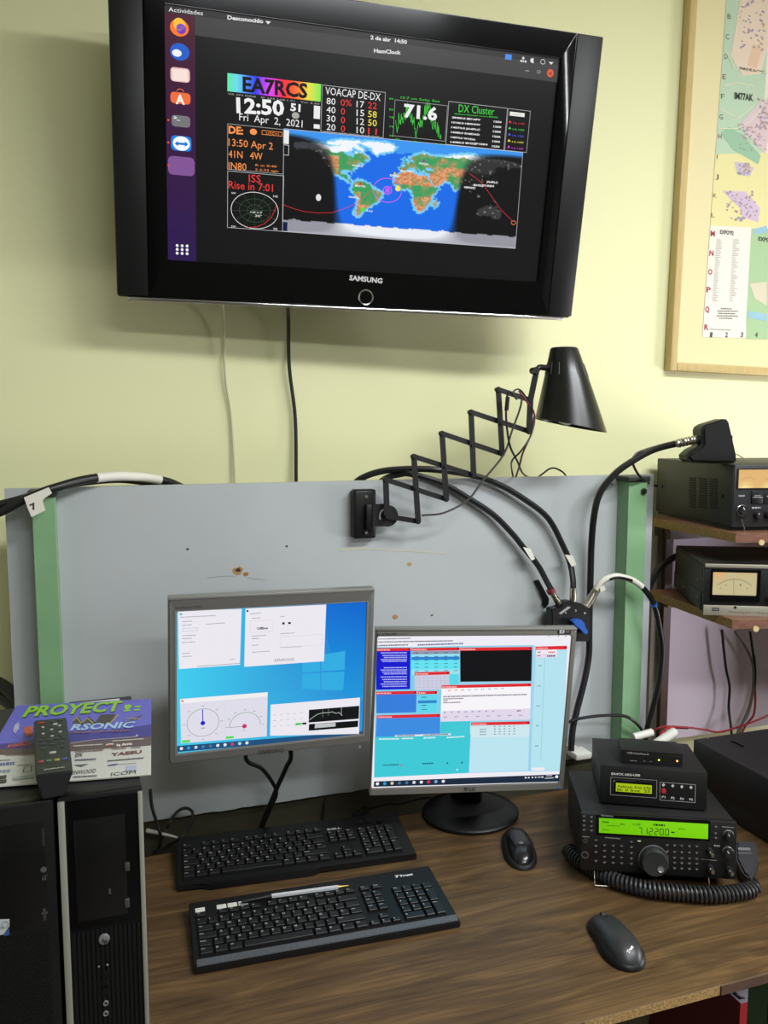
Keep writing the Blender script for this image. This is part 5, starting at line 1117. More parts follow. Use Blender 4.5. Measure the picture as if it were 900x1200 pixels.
cable('mains_cable', 'black cord running level from behind the right monitor to the foot of the post', [onY(660, 850, 1.66), onY(673, 843.5, 1.65), onY(700, 839, 1.65), onY(727, 838.5, 1.645), onY(740, 843, 1.64), onY(752, 855, 1.65), onY(760, 872, 1.66)], 0.0038)
# antenna switch
SW = Pose((0, 1.662, 0)); sw = thing('antenna_switch', 'black antenna switch with blue knob and three silver plugs above the right monitor', 'antenna switch', onY(669, 745, 1.68))
q = [SW.uv(*p) for p in ((646.7, 714), (657, 712), (660.5, 705.5), (671, 704.7), (682.7, 708), (692.4, 716), (692, 732), (691, 752), (647.5, 752))]
bm = bmesh.new(); prism(bm, [(u, v + D) for u, v in q][::-1], 1.662, 1.69); bmesh.ops.recalc_face_normals(bm, faces=bm.faces); bmesh.ops.bevel(bm, geom=list(bm.edges), offset=0.002, segments=2, affect='EDGES'); W(link('housing', bm, black_satin, sw, True))
for a_, b2, r in (((659, 713), (646, 693.5), 0.0078), ((671.5, 706), (671.5, 689), 0.0082), ((687, 711), (699.5, 690), 0.0105)):
    bm = bmesh.new(); A, B_ = onY(*a_, 1.675), onY(*b_2, 1.675) if False else onY(*b2, 1.675); d = B_ - A
    for t0, t1_, k in ((0, .2, .8), (.2, .62, 1.0), (.62, .68, .85), (.68, 1, .92)): cyl(bm, A + d * t0, A + d * t1_, r * k, n=18)
    W(link('plug', bm, nickel, sw, True))
bm = bmesh.new(); A, B_ = onY(646.5, 694.5, 1.675), onY(644.5, 690.5, 1.675); cyl(bm, A, B_, 0.0098, n=18); o = W(link('red_collar', bm, mat('dark red tape', (120, 40, 48), 0.5), sw, True))
bm = bmesh.new(); q = [SW.uv(*p) for p in ((666.5, 727), (671, 724), (677, 724.5), (681, 729), (681.5, 733), (685, 738), (683.5, 742), (679.5, 740.5), (675, 735.5), (670, 732))]
prism(bm, [(u, v + D) for u, v in q][::-1], 1.645, 1.6615); bmesh.ops.recalc_face_normals(bm, faces=bm.faces); bmesh.ops.bevel(bm, geom=list(bm.edges), offset=0.0015, segments=2, affect='EDGES'); W(link('blue_knob', bm, blue_pl, sw, True))
pr = Print(SW, 0.0004); pr.crop(640, 670, 11.25); pr.quad([(165, 548), (290, 455), (325, 470), (195, 563)], (150, 152, 152)); pr.text('1', 258, 552, 268, 545, 20, (190, 190, 190)); pr.text('2', 385, 525, 402, 518, 26, (190, 190, 190), True); pr.text('3', 503, 562, 524, 550, 24, (190, 190, 190), True); WP(pr, 'markings', MARK, sw)
for nm, lab, pts in (('paper_flag', 'small white paper flag on the outer arched cable', ((662, 650), (671, 651), (675.5, 662), (670, 664))), ('paper_flag', 'small white paper flag on the inner arched cable', ((613, 641), (622, 643), (627, 655), (623, 657))), ('paper_flag', 'small white paper tab beside the white-jacketed cable', ((703, 689), (708, 686), (710, 691), (704, 694)))):
    pp = Pose((0, 1.683 if 'tab' not in lab else 1.642, 0)); q = [pp.uv(*p) for p in pts]; bm = bmesh.new(); prism(bm, [(u, v + D) for u, v in q][::-1], pp.c.y, pp.c.y + 0.001); bmesh.ops.recalc_face_normals(bm, faces=bm.faces); tag(link(nm, bm, tape_w), lab, 'label')
q = [Pose((0, BY - 0.006, 0)).uv(*p) for p in ((626.5, 681), (631.5, 679.5), (643.5, 701.5), (643, 708), (639, 713), (636, 708), (637, 703))]
bm = bmesh.new(); prism(bm, [(u, v + D) for u, v in q][::-1], BY - 0.006, BY - 0.0005); bmesh.ops.recalc_face_normals(bm, faces=bm.faces); tag(link('cable_clip', bm, black_satin), 'small black bent clip on the board left of the antenna switch', 'clip')
bm = bmesh.new(); p0, p1 = onY(674, 891, 1.66), onY(692.5, 881, 1.66); box(bm, p0.x, p1.x, 1.655, 1.70, p0.z, p1.z, bev=0.003); tb = tag(link('terminal_block', bm, white_pl, None, True), 'small white socket block between the right monitor and the stacked black boxes', 'socket')
bm = bmesh.new(); box(bm, (p0.x + p1.x) / 2 - .01, (p0.x + p1.x) / 2 + .01, 1.70, BY - 0.0003, p0.z + .004, p0.z + .014); link('mount', bm, white_pl, tb)
# screws in the top right of the board
for px, py in ((717, 566),):
    bm = bmesh.new(); p = onY(px, py, BY); cyl(bm, p, p + Vector((-0.004, -0.02, 0)), 0.003, n=10); tag(link('screw', bm, nickel, None, True), 'silver screw sticking out of the board beside the right post', 'screw')
for a_, b2, lab in (((-16, 796, 1.84), (14, 812, 1.80), 'upper black cable at the left edge beside the board'), ((-16, 812, 1.84), (14, 826, 1.80), 'lower black cable at the left edge beside the board')):
    cable('power_cable', lab, [onY(*a_), onY((a_[0] + b2[0]) / 2, (a_[1] + b2[1]) / 2 - 3, 1.82), onY(*b2), onY(24, b2[1] + 16, 1.79), onY(26, b2[1] + 60, 1.78)], 0.0135)
# monitor leads
cable('monitor_cable', 'black lead curving down from the left monitor', [SP.mat() @ Vector((-0.03, 0.04, -0.1)), onY(288, 888, 1.56), onY(306, 900, 1.60), onY(318, 915, 1.63), onY(324, 929, 1.65), onY(318, 945, 1.66), onY(309, 966, 1.675), onY(304, 985, 1.685), onY(303, 1000, 1.69)], 0.0042)
cable('monitor_cable', 'black lead with grey collar crossing in front of the other under the left monitor', [SP.mat() @ Vector((0.03, 0.04, -0.1)), onY(341, 884, 1.56), onY(336, 898, 1.60), onY(326, 920, 1.63), onY(319, 936, 1.645), onY(311, 955, 1.665), onY(302, 980, 1.685), onY(299, 1000, 1.69)], 0.0048)
cable('power_cable', 'short upright black cable in the gap under the board right of centre', [onY(381, 925, 1.75), onY(380, 945, 1.74), onY(378, 968, 1.73), onY(377, 990, 1.72)], 0.0038)
c_ = thing('adapter_cable', 'black cable with a square ferrite lump lying behind the further keyboard', 'cable', onZ(424, 954, 0.01))
W(tube('lead', [onZ(408, 962, 0.012), onZ(420, 955, 0.014), onZ(436, 947, 0.016), onZ(452, 942, 0.018), onZ(470, 941, 0.018), onZ(490, 936, 0.02), onZ(505, 934, 0.02)], 0.0032, rubber, c_))
bm = bmesh.new(); A, B_ = onZ(415, 958, 0.014), onZ(430, 949, 0.015); d = B_ - A; box(bm, -0.008, 0.008, -0.008, 0.008, 0, d.length, bev=0.002, M=Matrix.Translation(A) @ d.to_track_quat('Z', 'Y').to_matrix().to_4x4()); W(link('ferrite', bm, black_satin, c_, True))
cable('looped_cable', 'thin black cable looping up behind the slim tower', [onZ(186, 990, 0.003), onZ(192, 978, 0.01), onY(197, 968, 1.64), onY(205, 954, 1.65), onY(216, 947, 1.66), onY(225, 951, 1.66), onY(225, 962, 1.655), onY(219, 974, 1.65), onY(208, 984, 1.645), onZ(196, 992, 0.003), onZ(182, 998, 0.003)], 0.0032)
cable('looped_cable', 'thin black cable falling straight down beside the slim tower', [onY(176, 925, 1.66), onY(178, 945, 1.655), onY(184, 965, 1.65), onY(188, 980, 1.645), onZ(186, 994, 0.003), onZ(178, 1000, 0.003)], 0.0034)
bm = bmesh.new(); A, B_ = onZ(172, 973, 0.035), onZ(226, 987, 0.02); sweep(bm, [A, A.lerp(B_, .5) + Vector((0, 0, .002)), B_], lambda t: 0.0045 - 0.0036 * t, 8); tag(link('cable_tie', bm, white_pl, None, True), 'white plastic strip poking out from behind the slim tower', 'strip')

# ------------------------------------------------------------------ shelf unit
SHU, SHL = 0.63, 0.447
def R2(a): a = math.radians(a); return Vector((math.cos(a), math.sin(a), 0))
shu = thing('shelf_unit', 'chipboard shelf unit on the right carrying two radios', 'shelf', (1.6, 1.7, D - 0.001))
veneer = mat('reddish veneer', (116, 78, 62), 0.5, var=0.25, vscale=12, stretch=(1, 12, 12))
for nm, z, FLp, BLp in (('shelf', SHU, (862, 625), (759.5, 606)), ('shelf', SHL, (858, 726), (760.6, 691.5))):
    A = onZ(*FLp, z); Bk = onZ(*BLp, z); Rr = A + R2(-17) * 0.62; Rb = Vector((Rr.x + 0.12, Bk.y, Bk.z))
    wslab('shelf', [A, Rr, Rb, Bk], 0.021, chip, shu)
    n_ = R2(-17).cross(Vector((0, 0, 1))) 
    off = n_ * 0.0012
    if off.y > 0: off = -off
    F0, F1 = A + off - Vector((0, 0, 0.0003)), Rr + off - Vector((0, 0, 0.0003)); wslab('front_veneer', [F0, F1, F1 - off * .9, F0 - off * .9], 0.0205, veneer, shu)
    o_ = [A + Vector((0.002, 0.002, 0.0006)), Rr + Vector((0, .002, .0006)), Rb + Vector((0, 0, .0006)), Bk + Vector((0.001, 0, .0006))]; wslab('top_veneer', o_, 0.0005, veneer, shu)
    pp = A + R2(-17) * (0.052 if z == SHL else 0.058) - Vector((0, 0, 0.0205)); bm = bmesh.new(); cyl(bm, pp + off * 4, pp - off * 8, 0.0065, n=14); W(link('peg', bm, mat('pale dowel', (200, 176, 130), 0.6), shu, True))
py_ = 1.85
xa, xb, xc = onY(763, 700, py_).x, onY(773.5, 700, py_).x, onY(780, 750, py_).x
W(B('back_panel', (xc + 0.0005, 2.25, py_, py_ + 0.012, D, D + SHU - 0.022), mat('lilac white panel', (240, 226, 240), 0.6, var=0.03, vscale=4), shu))
W(B('upright', (xb, xc, py_ - 0.018, py_ + 0.012, D, D + SHU - 0.022), edge_brown, shu))
W(B('upright', (xa, xb - 0.0005, py_ - 0.004, py_ + 0.012, D, D + SHU - 0.022), mat('bare grey board edge', (140, 132, 118), 0.7, var=0.15), shu))
W(B('shelf_support', (onY(783, 700, 1.80).x, onY(783, 700, 1.80).x + 0.4, 1.80, 1.82, D + SHU - 0.06, D + SHU - 0.0222), edge_brown, shu))
W(B('shelf_support', (onY(783, 700, 1.80).x, onY(783, 700, 1.80).x + 0.4, 1.80, 1.82, D + SHL - 0.06, D + SHL - 0.0222), edge_brown, shu))
W(B('upright', (2.0, 2.02, 1.45, py_ - .001, D, D + SHU - 0.022), edge_brown, shu))

# ------------------------------------------------------------------ top radio
flp = onZ(858, 623, SHU); AW = 0.34; c = flp + R2(-11.3) * (AW / 2)
AP = Pose((c.x, c.y, SHU + 0.0015), -11.3); AH, AD = 0.1490, 0.385
amp = thing('radio', 'black radio on the upper shelf with amber-lit meter window, vents and knobs', 'radio', AP.mat())
B('case', (-AW / 2 + 0.001, AW / 2 - 0.001, 0.008, AD, 0.006, AH), black_metal, amp, bev=0.003)
B('plinth', (-AW / 2 + 0.004, AW / 2 - 0.004, 0.012, AD - 0.01, 0.0, 0.0055), black_matt, amp)
B('front_panel', (-AW / 2, AW / 2, 0.0, 0.0075, 0.008, AH), mat('dark grey panel', (34, 34, 37), 0.45), amp, bev=0.0015)
AP2 = AP
def lu(P, ox_, oy_, s_, x, y): return P.uv(ox_ + x / s_, oy_ + y / s_)
def A3(x, y): return lu(AP, 840, 530, 10, x, y)
a = A3(245, 420); b_ = A3(245, 205)
bm = bmesh.new(); box(bm, a[0] - 0.003, AW / 2 - 0.02, -0.002, 0.001, a[1] - 0.003, b_[1] + 0.002); link('window_surround', bm, black_satin, amp)
pr = Print(AP, 0.0025); u0, u1, v0, v1 = a[0], AW / 2 - 0.024, a[1], b_[1]
n = 16
def warm(x, y):
    g = max(math.exp(-(((x - u0 - 0.017) / 0.012) ** 2 + ((y - v0) / 0.010) ** 2)), math.exp(-(((x - u0 - 0.075) / 0.014) ** 2 + ((y - v0) / 0.010) ** 2)))
    base = (226, 182, 118); return tuple(min(255, p + (q - p) * g) for p, q in zip(base, (255, 240, 165)))
for i in range(24):
    for j in range(5):
        xs_ = [u0 + (u1 - u0) * (i + k) / 24 for k in (0, 1)]; ys_ = [v0 + (v1 - v0) * (j + k) / 5 for k in (0, 1)]
        pr.add([(xs_[0], ys_[0]), (xs_[1], ys_[0]), (xs_[1], ys_[1]), (xs_[0], ys_[1])], [warm(xs_[0], ys_[0]), warm(xs_[1], ys_[0]), warm(xs_[1], ys_[1]), warm(xs_[0], ys_[1])])
pr.up(); pr.crop(840, 530, 10); pr.ring(365, 400, 115, 105, 0.0006, (175, 110, 60), 45, 135, 14); pr.ring(640, 400, 115, 105, 0.0006, (175, 110, 60), 45, 135, 14)
o = pr.build('meter_window', SCREEN, amp); o['label'] = 'amber backlit meter window'
def knob(P, parent, c, r, d, m, m2=None, y0=0.0):
    bm = bmesh.new(); lathe(bm, [(r * 1.06, 0), (r * 1.06, d * 0.15), (r, d * 0.2), (r * 0.95, d * 0.92), (r * 0.86, d), (0, d)], 28, Matrix.Translation((c[0], y0, c[1])) @ Matrix.Rotation(PI / 2, 4, 'X'))
    o = link('knob', bm, m, parent, True)
    bm = bmesh.new(); box(bm, -r * .07, r * .07, -d - 0.0006, -d + 0.0004, r * .3, r * .85, M=Matrix.Translation((c[0], y0, c[1])) @ Matrix.Rotation(-0.6, 4, 'Y')); link('pointer', bm, m2 or white_pl, o); return o
kn = mat('knob plastic', (30, 30, 31), 0.3)
k = knob(AP, amp, A3(290, 680), 0.0115, 0.016, kn); bm = bmesh.new(); q = A3(290, 680); lathe(bm, [(0.0128, 0), (0.0128, 0.003), (0.0118, 0.0034)], 28, Matrix.Translation((q[0], 0, q[1])) @ Matrix.Rotation(PI / 2, 4, 'X')); link('knob_ring', bm, chrome, amp, True)
knob(AP, amp, A3(465, 735), 0.0085, 0.014, kn)
for dx in (0.026, 0.052, 0.078, 0.104): knob(AP, amp, (A3(465, 735)[0] + dx, A3(465, 735)[1]), 0.0085, 0.014, kn)
for i in range(6):
    p, q = A3(398, 600), A3(545, 450); dx = i * 0.0255; B('push_switch', (p[0] + dx, q[0] + dx, -0.004, 0.001, p[1], q[1]), black_satin, amp, bev=0.001)
pr = Print(AP, 0.0005); pr.crop(840, 530, 10); pr.dashes(255, 520, 325, 519, 18, (150, 150, 150), 1); pr.dashes(410, 660, 515, 658, 18, (160, 160, 160), 2); pr.lift = 0.0044; pr.dashes(430, 512, 500, 511, 12, (140, 140, 140), 3); pr.dashes(412, 532, 522, 531, 12, (140, 140, 140), 4); pr.dashes(572, 520, 640, 519, 12, (140, 140, 140), 5); pr.build('panel_lettering', MARK, amp)
bm = bmesh.new(); p = A3(282, 790); q = A3(322, 935)
for i in range(12):
    t = i / 11; bmesh.ops.create_icosphere(bm, subdivisions=1, radius=0.0015, matrix=Matrix.Translation((p[0] + (q[0] - p[0]) * t + 0.001 * math.sin(i * 2), -0.004, p[1] + (q[1] - p[1]) * t)))
o = link('bead_chain', bm, chrome, amp, True)
# side vents: three columns of slots on the left cheek
def side_pt(py0, py1): pass
for cidx, (xa_, xb_) in enumerate(((807.5, 815), (819, 828), (832, 840))):
    for r in range(13):
        def yl(px, py):                             # point of the left cheek seen at this place of the photo
            n = AP.R.col[0]; p0 = AP.c + AP.R.col[0] * (-AW / 2); rr_ = ray(px, py); return AP.mat().inverted() @ (CAM + rr_ * ((p0 - CAM).dot(n) / rr_.dot(n)))
        y = 560 + r * 2.75 + (xa_ - 807.5) * 0.045
        p, q = yl(xa_, y), yl(xb_, y + 0.4)
        B('vent_slot', (-AW / 2 - 0.0006, -AW / 2 + 0.002, min(p.y, q.y), max(p.y, q.y), p.z - 0.0012, p.z + 0.0012), mat('slot black', (6, 6, 6), 0.9), amp)
for yq, zq in ((0.05, 0.075), (0.35, 0.075)):
    bm = bmesh.new(); cyl(bm, (-AW / 2 + 0.001, yq, zq), (-AW / 2 - 0.0015, yq, zq), 0.004, n=12); link('screw', bm, black_gloss, amp, True)
# microphone lying on the top radio
mc = onZ(845, 543.5, SHU + 0.151); MP = Pose((mc.x, mc.y, SHU + 0.151), -11.3)
mic = thing('microphone', 'black hand microphone standing on the top radio', 'microphone', MP.mat())
q = [MP.uv(*p) for p in ((800.7, 533), (807, 527), (815, 523), (817.8, 519), (817, 504), (819, 500), (824, 497), (843, 491), (847, 491.5), (849.5, 495), (858, 532), (858.5, 539.5), (855, 543), (833, 543.6), (806, 542), (801, 538))]
q = [(u, max(v, 0.0005)) for u, v in q]
bm = bmesh.new(); prism(bm, q[::-1], -0.022, 0.028); bmesh.ops.recalc_face_normals(bm, faces=bm.faces); bmesh.ops.bevel(bm, geom=[e for e in bm.edges if abs((e.verts[0].co - e.verts[1].co).y) < 1e-4], offset=0.007, segments=3, affect='EDGES'); link('body', bm, black_satin, mic, True)
bm = bmesh.new(); box(bm, 0.006, 0.02, -0.012, 0.018, 0.05, 0.066, bev=0.003); link('key_lever', bm, black_matt, mic, True)
cable('thin_cord', 'thin beige cord lying over the back of the top radio', [onZ(857, 538, SHU + .16), onZ(862, 532.5, SHU + 0.165), onZ(868, 535, SHU + 0.16), onZ(874, 538.5, SHU + 0.155)], 0.0014, mat('beige cord', (150, 130, 100), 0.5))

# ------------------------------------------------------------------ lower radio
RP = Pose((1.398, 1.429, SHL + 0.0015), -26.4); RW, RD_, RH = 0.30, 0.296, 0.1125
rx = thing('radio', 'black radio on the lower shelf with a square cream meter and silver strips', 'radio', RP.mat())
bm = bmesh.new(); prism(bm, [(-RW / 2, 0.003), (RW / 2, 0.003), (RW / 2, RH - 0.004), (-RW / 2, RH - 0.004)][::1], 0.012, RD_); bmesh.ops.recalc_face_normals(bm, faces=bm.faces); bmesh.ops.bevel(bm, geom=list(bm.edges), offset=0.002, segments=2, affect='EDGES'); link('case', bm, black_metal, rx, True)
B('lid', (-RW / 2 + 0.0005, RW / 2 - 0.0005, 0.012, RD_ - 0.002, RH - 0.004, RH), black_metal, rx, bev=0.001)
B('side_ridge', (-RW / 2 - 0.002, -RW / 2 + 0.001, 0.014, RD_ - 0.004, 0.006, 0.046), black_metal, rx, bev=0.001)
B('front_panel', (-RW / 2, RW / 2, 0, 0.0115, 0.003, RH), mat('front black', (22, 22, 24), 0.4), rx, bev=0.001)
def A4(x, y): return lu(RP, 820, 650, 11.25, x, y)
p, q = A4(70, 165), A4(70, 117); alu = mat('brushed aluminium', (176, 172, 156), 0.4, metal=0.5, bump=0.1, bscale=300)
xl = -RW / 2 + 0.001
B('top_strip', (A4(70, 150)[0], RW / 2 - 0.002, -0.0035, 0.001, p[1], q[1]), alu, rx, bev=0.0008)
p, q = A4(45, 792), A4(45, 660); B('lower_strip', (A4(45, 700)[0], RW / 2 - 0.002, -0.0035, 0.001, p[1], q[1]), alu, rx, bev=0.0008)
p, q = A4(135, 600), A4(800, 200); m0, m1 = A4(158, 525), A4(755, 238)
frame_mesh('meter_frame', p[0], q[0], p[1], q[1], m0[0], m1[0], m0[1], m1[1], -0.006, 0.001, black_gloss, rx, bev=0.0008)
pr = Print(RP, 0.0003); pr.crop(820, 650, 11.25)
u0, v0 = m0; u1, v1 = m1
for i in range(10):
    for j in range(5):
        def cr(x, y):
            g = math.exp(-(((x - u0) / (u1 - u0) - .14) / .16) ** 2 - (((v1 - y) / (v1 - v0)) / .30) ** 2); g2 = 0.4 * math.exp(-(((x - u0) / (u1 - u0) - .7) / .16) ** 2 - (((v1 - y) / (v1 - v0)) / .2) ** 2)
            return tuple(a_ + (b2 - a_) * min(1, g + g2) for a_, b2 in zip((196, 184, 142), (232, 170, 110)))
        X_ = [u0 + (u1 - u0) * (i + k) / 10 for k in (0, 1)]; Y_ = [v0 + (v1 - v0) * (j + k) / 5 for k in (0, 1)]
        pr.add([(X_[0], Y_[0]), (X_[1], Y_[0]), (X_[1], Y_[1]), (X_[0], Y_[1])], [cr(X_[0], Y_[0]), cr(X_[1], Y_[0]), cr(X_[1], Y_[1]), cr(X_[0], Y_[1])])
pr.up(); pr.ring(450, 640, 330, 315, 0.0008, (90, 70, 45), 48, 132, 22)
for i in range(17):
    t = math.radians(132 - i * 84 / 16); pr.line([(450 + 330 * math.cos(t), 640 - 315 * math.sin(t)), (450 + 350 * math.cos(t), 640 - 335 * math.sin(t))], 0.0004, (110, 90, 60))
for t, x, y in (('5', 338, 412), ('1', 528, 412), ('0', 262, 455), ('3', 610, 455)): pr.text(t, x, y, x + 18, y, 22, (90, 75, 50))
pr.up(); pr.line([(448, 525), (448, 318)], 0.0007, (70, 55, 40)); o = pr.build('meter_dial', SCREEN, rx); o['label'] = 'cream backlit meter dial with black needle'
pr = Print(RP, 0.0038); pr.crop(820, 650, 11.25); pr.rect(158, 693, 248, 738, (26, 26, 28)); pr.disc(460, 692, 20, (16, 16, 16)); pr.text('TRANSMIT / TRANSCEIVER', 365, 762, 1130, 790, 22, (90, 88, 80)); pr.up(); pr.text('DSP', 168, 724, 238, 726, 18, (150, 150, 140), True); pr.build('strip_lettering', MARK, rx)
bm = bmesh.new(); q = A4(905, 560); lathe(bm, [(0.012, 0), (0.012, 0.01), (0.010, 0.012), (0, 0.012)], 24, Matrix.Translation((q[0] + 0.008, 0, q[1])) @ Matrix.Rotation(PI / 2, 4, 'X')); link('knob', bm, chrome, rx, True)
for y_, z_ in ((0.04, 0.07), (0.04, 0.03), (0.18, 0.026)):
    bm = bmesh.new(); cyl(bm, (-RW / 2 + 0.001, y_, z_), (-RW / 2 - 0.0035, y_, z_), 0.003, n=10); link('screw', bm, nickel, rx, True)
for x_ in (-0.12, 0.12):
    for y_ in (0.03, 0.26): B('foot', (x_ - .008, x_ + .008, y_ - .008, y_ + .008, 0.0, 0.0035), black_matt, rx)

# ------------------------------------------------------------------ large black case on the desk
cs = thing('equipment_case', 'large flat black metal case at the right edge of the desk under the shelf', 'case', (1.29, 1.15, D))
cm = mat('black textured steel', (36, 34, 37), 0.5, bump=0.4, bscale=500)
bx, by0, by1, bz = 1.284, 1.10, 1.532, 0.141
W(B('lid', (bx, 1.78, by0, by1, D + 0.045, D + bz), cm, cs, bev=0.002)); W(B('base_tray', (bx + 0.006, 1.775, by0 + 0.004, by1 - 0.004, D + 0.002, D + 0.0448), cm, cs, bev=0.001))
a_ = onZ(857, 869, bz); b2 = onZ(871, 875.5, bz); bm = bmesh.new(); sweep(bm, [a_ + Vector((0, 0, .001)), b2 + Vector((0, 0, .001))], 0.0022, 8); W(link('catch', bm, black_gloss, cs, True))
bm = bmesh.new(); p = onZ(829, 865, bz); cyl(bm, p, p + Vector((0, 0, 0.0012)), 0.003, n=12); W(link('screw', bm, silver, cs, True))
bm = bmesh.new(); zq = D + 0.062; cyl(bm, (bx + .001, 1.27, zq), (bx - 0.003, 1.27, zq), 0.006, n=14); W(link('rubber_stud', bm, black_matt, cs, True))

# ------------------------------------------------------------------ stacked transceiver, control box, interface
TS = Pose((0.961, 1.229, 0.03), -25.8, -6)
ts = thing('transceiver', 'black radio transceiver with long green display and big tuning knob on the desk', 'transceiver', TS.mat())
w2, h2, d2 = 0.283, 0.108, 0.27
B('case', (-w2 / 2 + 0.002, w2 / 2 - 0.002, 0.014, d2, 0.002, h2 - 0.001), black_metal, ts, bev=0.003)
B('front_panel', (-w2 / 2, w2 / 2, 0, 0.0145, 0, h2), mat('transceiver front plastic', (20, 20, 21), 0.38), ts, bev=0.003)
S3 = 900 / 260.0
def A5(x, y): return lu(TS, 640, 840, S3, x, y)
pr = Print(TS, 0.0020); pr.crop(640, 840, S3)
a_, b2 = A5(215, 463), A5(656, 437); u0, u1 = (A5(215, 405)[0] + A5(213, 463)[0]) / 2, (A5(657, 437)[0] + A5(655, 500)[0]) / 2; v1 = (A5(215, 405)[1] + A5(657, 437)[1]) / 2; v0 = (A5(213, 463)[1] + A5(655, 500)[1]) / 2
B('display_bezel', (u0 - 0.005, u1 + 0.004, -0.0016, 0.001, v0 - 0.004, v1 + 0.006), black_gloss, ts, bev=0.0007)
pr.add([(u0, v0), (u1, v0), (u1, v1), (u0, v1)], [(110, 190, 0), (120, 205, 5), (130, 215, 20), (110, 195, 10)]); pr.up(); DK = (22, 52, 8)
SEG = {'7': 'abc', '1': 'bc', '2': 'abged', '0': 'abcdef'}
def seg7(ch, u, v, w_, h_):
    t = h_ * 0.11; g = {'a': (u + t, v + h_ - t, u + w_ - t, v + h_), 'b': (u + w_ - t, v + h_ / 2, u + w_, v + h_ - t * .5), 'c': (u + w_ - t, v + t * .5, u + w_, v + h_ / 2 - t * .2), 'd': (u + t, v, u + w_ - t, v + t), 'e': (u, v + t * .5, u + t, v + h_ / 2 - t * .2), 'f': (u, v + h_ / 2, u + t, v + h_ - t * .5), 'g': (u + t, v + h_ / 2 - t / 2, u + w_ - t, v + h_ / 2 + t / 2)}
    for s_ in SEG[ch]:
        x0, y0, x1, y1 = g[s_]; pr.add([(x0, y0), (x1, y0), (x1, y1), (x0, y1)], DK)
ub, vb = A5(372, 474); ue = A5(503, 482)[0]; st = (ue - ub) / 6; hgt = A5(372, 446)[1] - vb
for i, ch in enumerate('712200'): seg7(ch, ub + i * st, (vb + A5(503, 482)[1]) / 2, st * 0.74, hgt)
pr.add([(ub + st * .86, vb), (ub + st * .93, vb), (ub + st * .93, vb + .0012), (ub + st * .86, vb + .0012)], DK)
pr.text('LSB', 352, 438, 382, 440, 9, DK); pr.dashes(434, 440, 480, 443, 8, DK, 3); pr.dashes(228, 428, 255, 429, 6, DK, 4); pr.line([(248, 440), (298, 441)], 0.0009, DK); pr.line([(230, 456), (255, 459)], 0.0009, DK); pr.dashes(535, 454, 562, 456, 3, DK, 6); pr.rect(506, 464, 520, 470, DK); pr.dashes(300, 436, 318, 437, 4, DK, 8)
o = pr.build('display', SCREEN, ts); o['label'] = 'long bright green frequency display reading 7.12200'
c = A5(433, 577); bm = bmesh.new(); lathe(bm, [(0.0275, 0), (0.0275, 0.004), (0.0255, 0.005), (0.0245, 0.020), (0.0225, 0.0225), (0.006, 0.0215), (0, 0.0215)], 56, Matrix.Translation((c[0], 0, c[1])) @ Matrix.Rotation(PI / 2, 4, 'X'))
mk = link('tuning_knob', bm, mat('tuning knob rubber', (40, 41, 42), 0.42), ts, True)
bm = bmesh.new(); lathe(bm, [(0, 0.0), (0.0045, 0.0002), (0.0055, 0.0012), (0.006, 0.0012)], 20, Matrix.Translation((c[0] + 0.010, -0.0222, c[1] - 0.009)) @ Matrix.Rotation(PI / 2, 4, 'X')); link('finger_dimple', bm, silver, mk, True)
bm = bmesh.new(); lathe(bm, [(0.0262, 0.0055), (0.0272, 0.006), (0.0275, 0.004)], 56, Matrix.Translation((c[0], 0, c[1])) @ Matrix.Rotation(PI / 2, 4, 'X')); link('skirt_ring', bm, silver, mk, True)
for x, y, r, cr_ in ((739, 478, 0.0085, 0), (737, 548, 0.0095, 0), (663, 545, 0.0065, 1), (664, 612, 0.0065, 1), (741, 620, 0.0065, 1)):
    q = A5(x, y); k_ = knob(TS, ts, q, r, 0.014, kn)
    if cr_:
        bm = bmesh.new(); lathe(bm, [(r * .55, 0.014), (r * .55, 0.0205), (r * .45, 0.022), (0, 0.022)], 22, Matrix.Translation((q[0], 0, q[1])) @ Matrix.Rotation(PI / 2, 4, 'X')); link('inner_knob', bm, nickel, k_, True)
    else:
        bm = bmesh.new(); lathe(bm, [(r * 1.08, 0), (r * 1.1, 0.003), (r * 1.05, 0.0035)], 28, Matrix.Translation((q[0], 0, q[1])) @ Matrix.Rotation(PI / 2, 4, 'X')); link('ring', bm, silver, k_, True)
for x, y, r in ((159, 502, 0.0038), (157, 560, 0.0066)):
    q = A5(x, y); bm = bmesh.new(); lathe(bm, [(r * .7, 0.0002), (r * .75, 0.0022), (r, 0.0022), (r * 1.05, 0)], 24, Matrix.Translation((q[0], 0, q[1])) @ Matrix.Rotation(PI / 2, 4, 'X')); o = link('socket', bm, nickel, ts, True)
bt = mat('transceiver button', (44, 44, 46), 0.45)
pr = Print(TS, 0.0021); pr.crop(640, 840, S3); G_ = (135, 135, 130)
def tb_(x, y, w_=0.0072, h_=0.0034, k=0):
    q = A5(x, y); B('button', (q[0] - w_ / 2, q[0] + w_ / 2, -0.0019, 0.001, q[1] - h_ / 2, q[1] + h_ / 2), bt, ts, bev=0.0006, seg=1)
    ww = w_ * S3 * 970 / 1.5 * .32 / 2; pr.dashes(x - ww, y + 2, x + ww, y + 2.5, 4.5, G_, int(x * 7 + y))
for x in (152, 182):
    for i, y in enumerate((403, 421, 440, 458)): tb_(x + 1, y + (3 if x == 182 else 0))
for y in (500, 523, 548, 584): tb_(201, y)
for x in (236, 271, 305):
    for y in (520, 543, 567, 590): tb_(x, y + (x - 236) * .05)
for y in (507, 528, 552, 574, 596): tb_(345, y)
for i, x in enumerate((490, 520, 549, 580, 610)):
    for y in (520, 546, 570, 590, 612): tb_(x, y + i * 1.4)
for y in (442, 468, 487): tb_(687, y + 4)
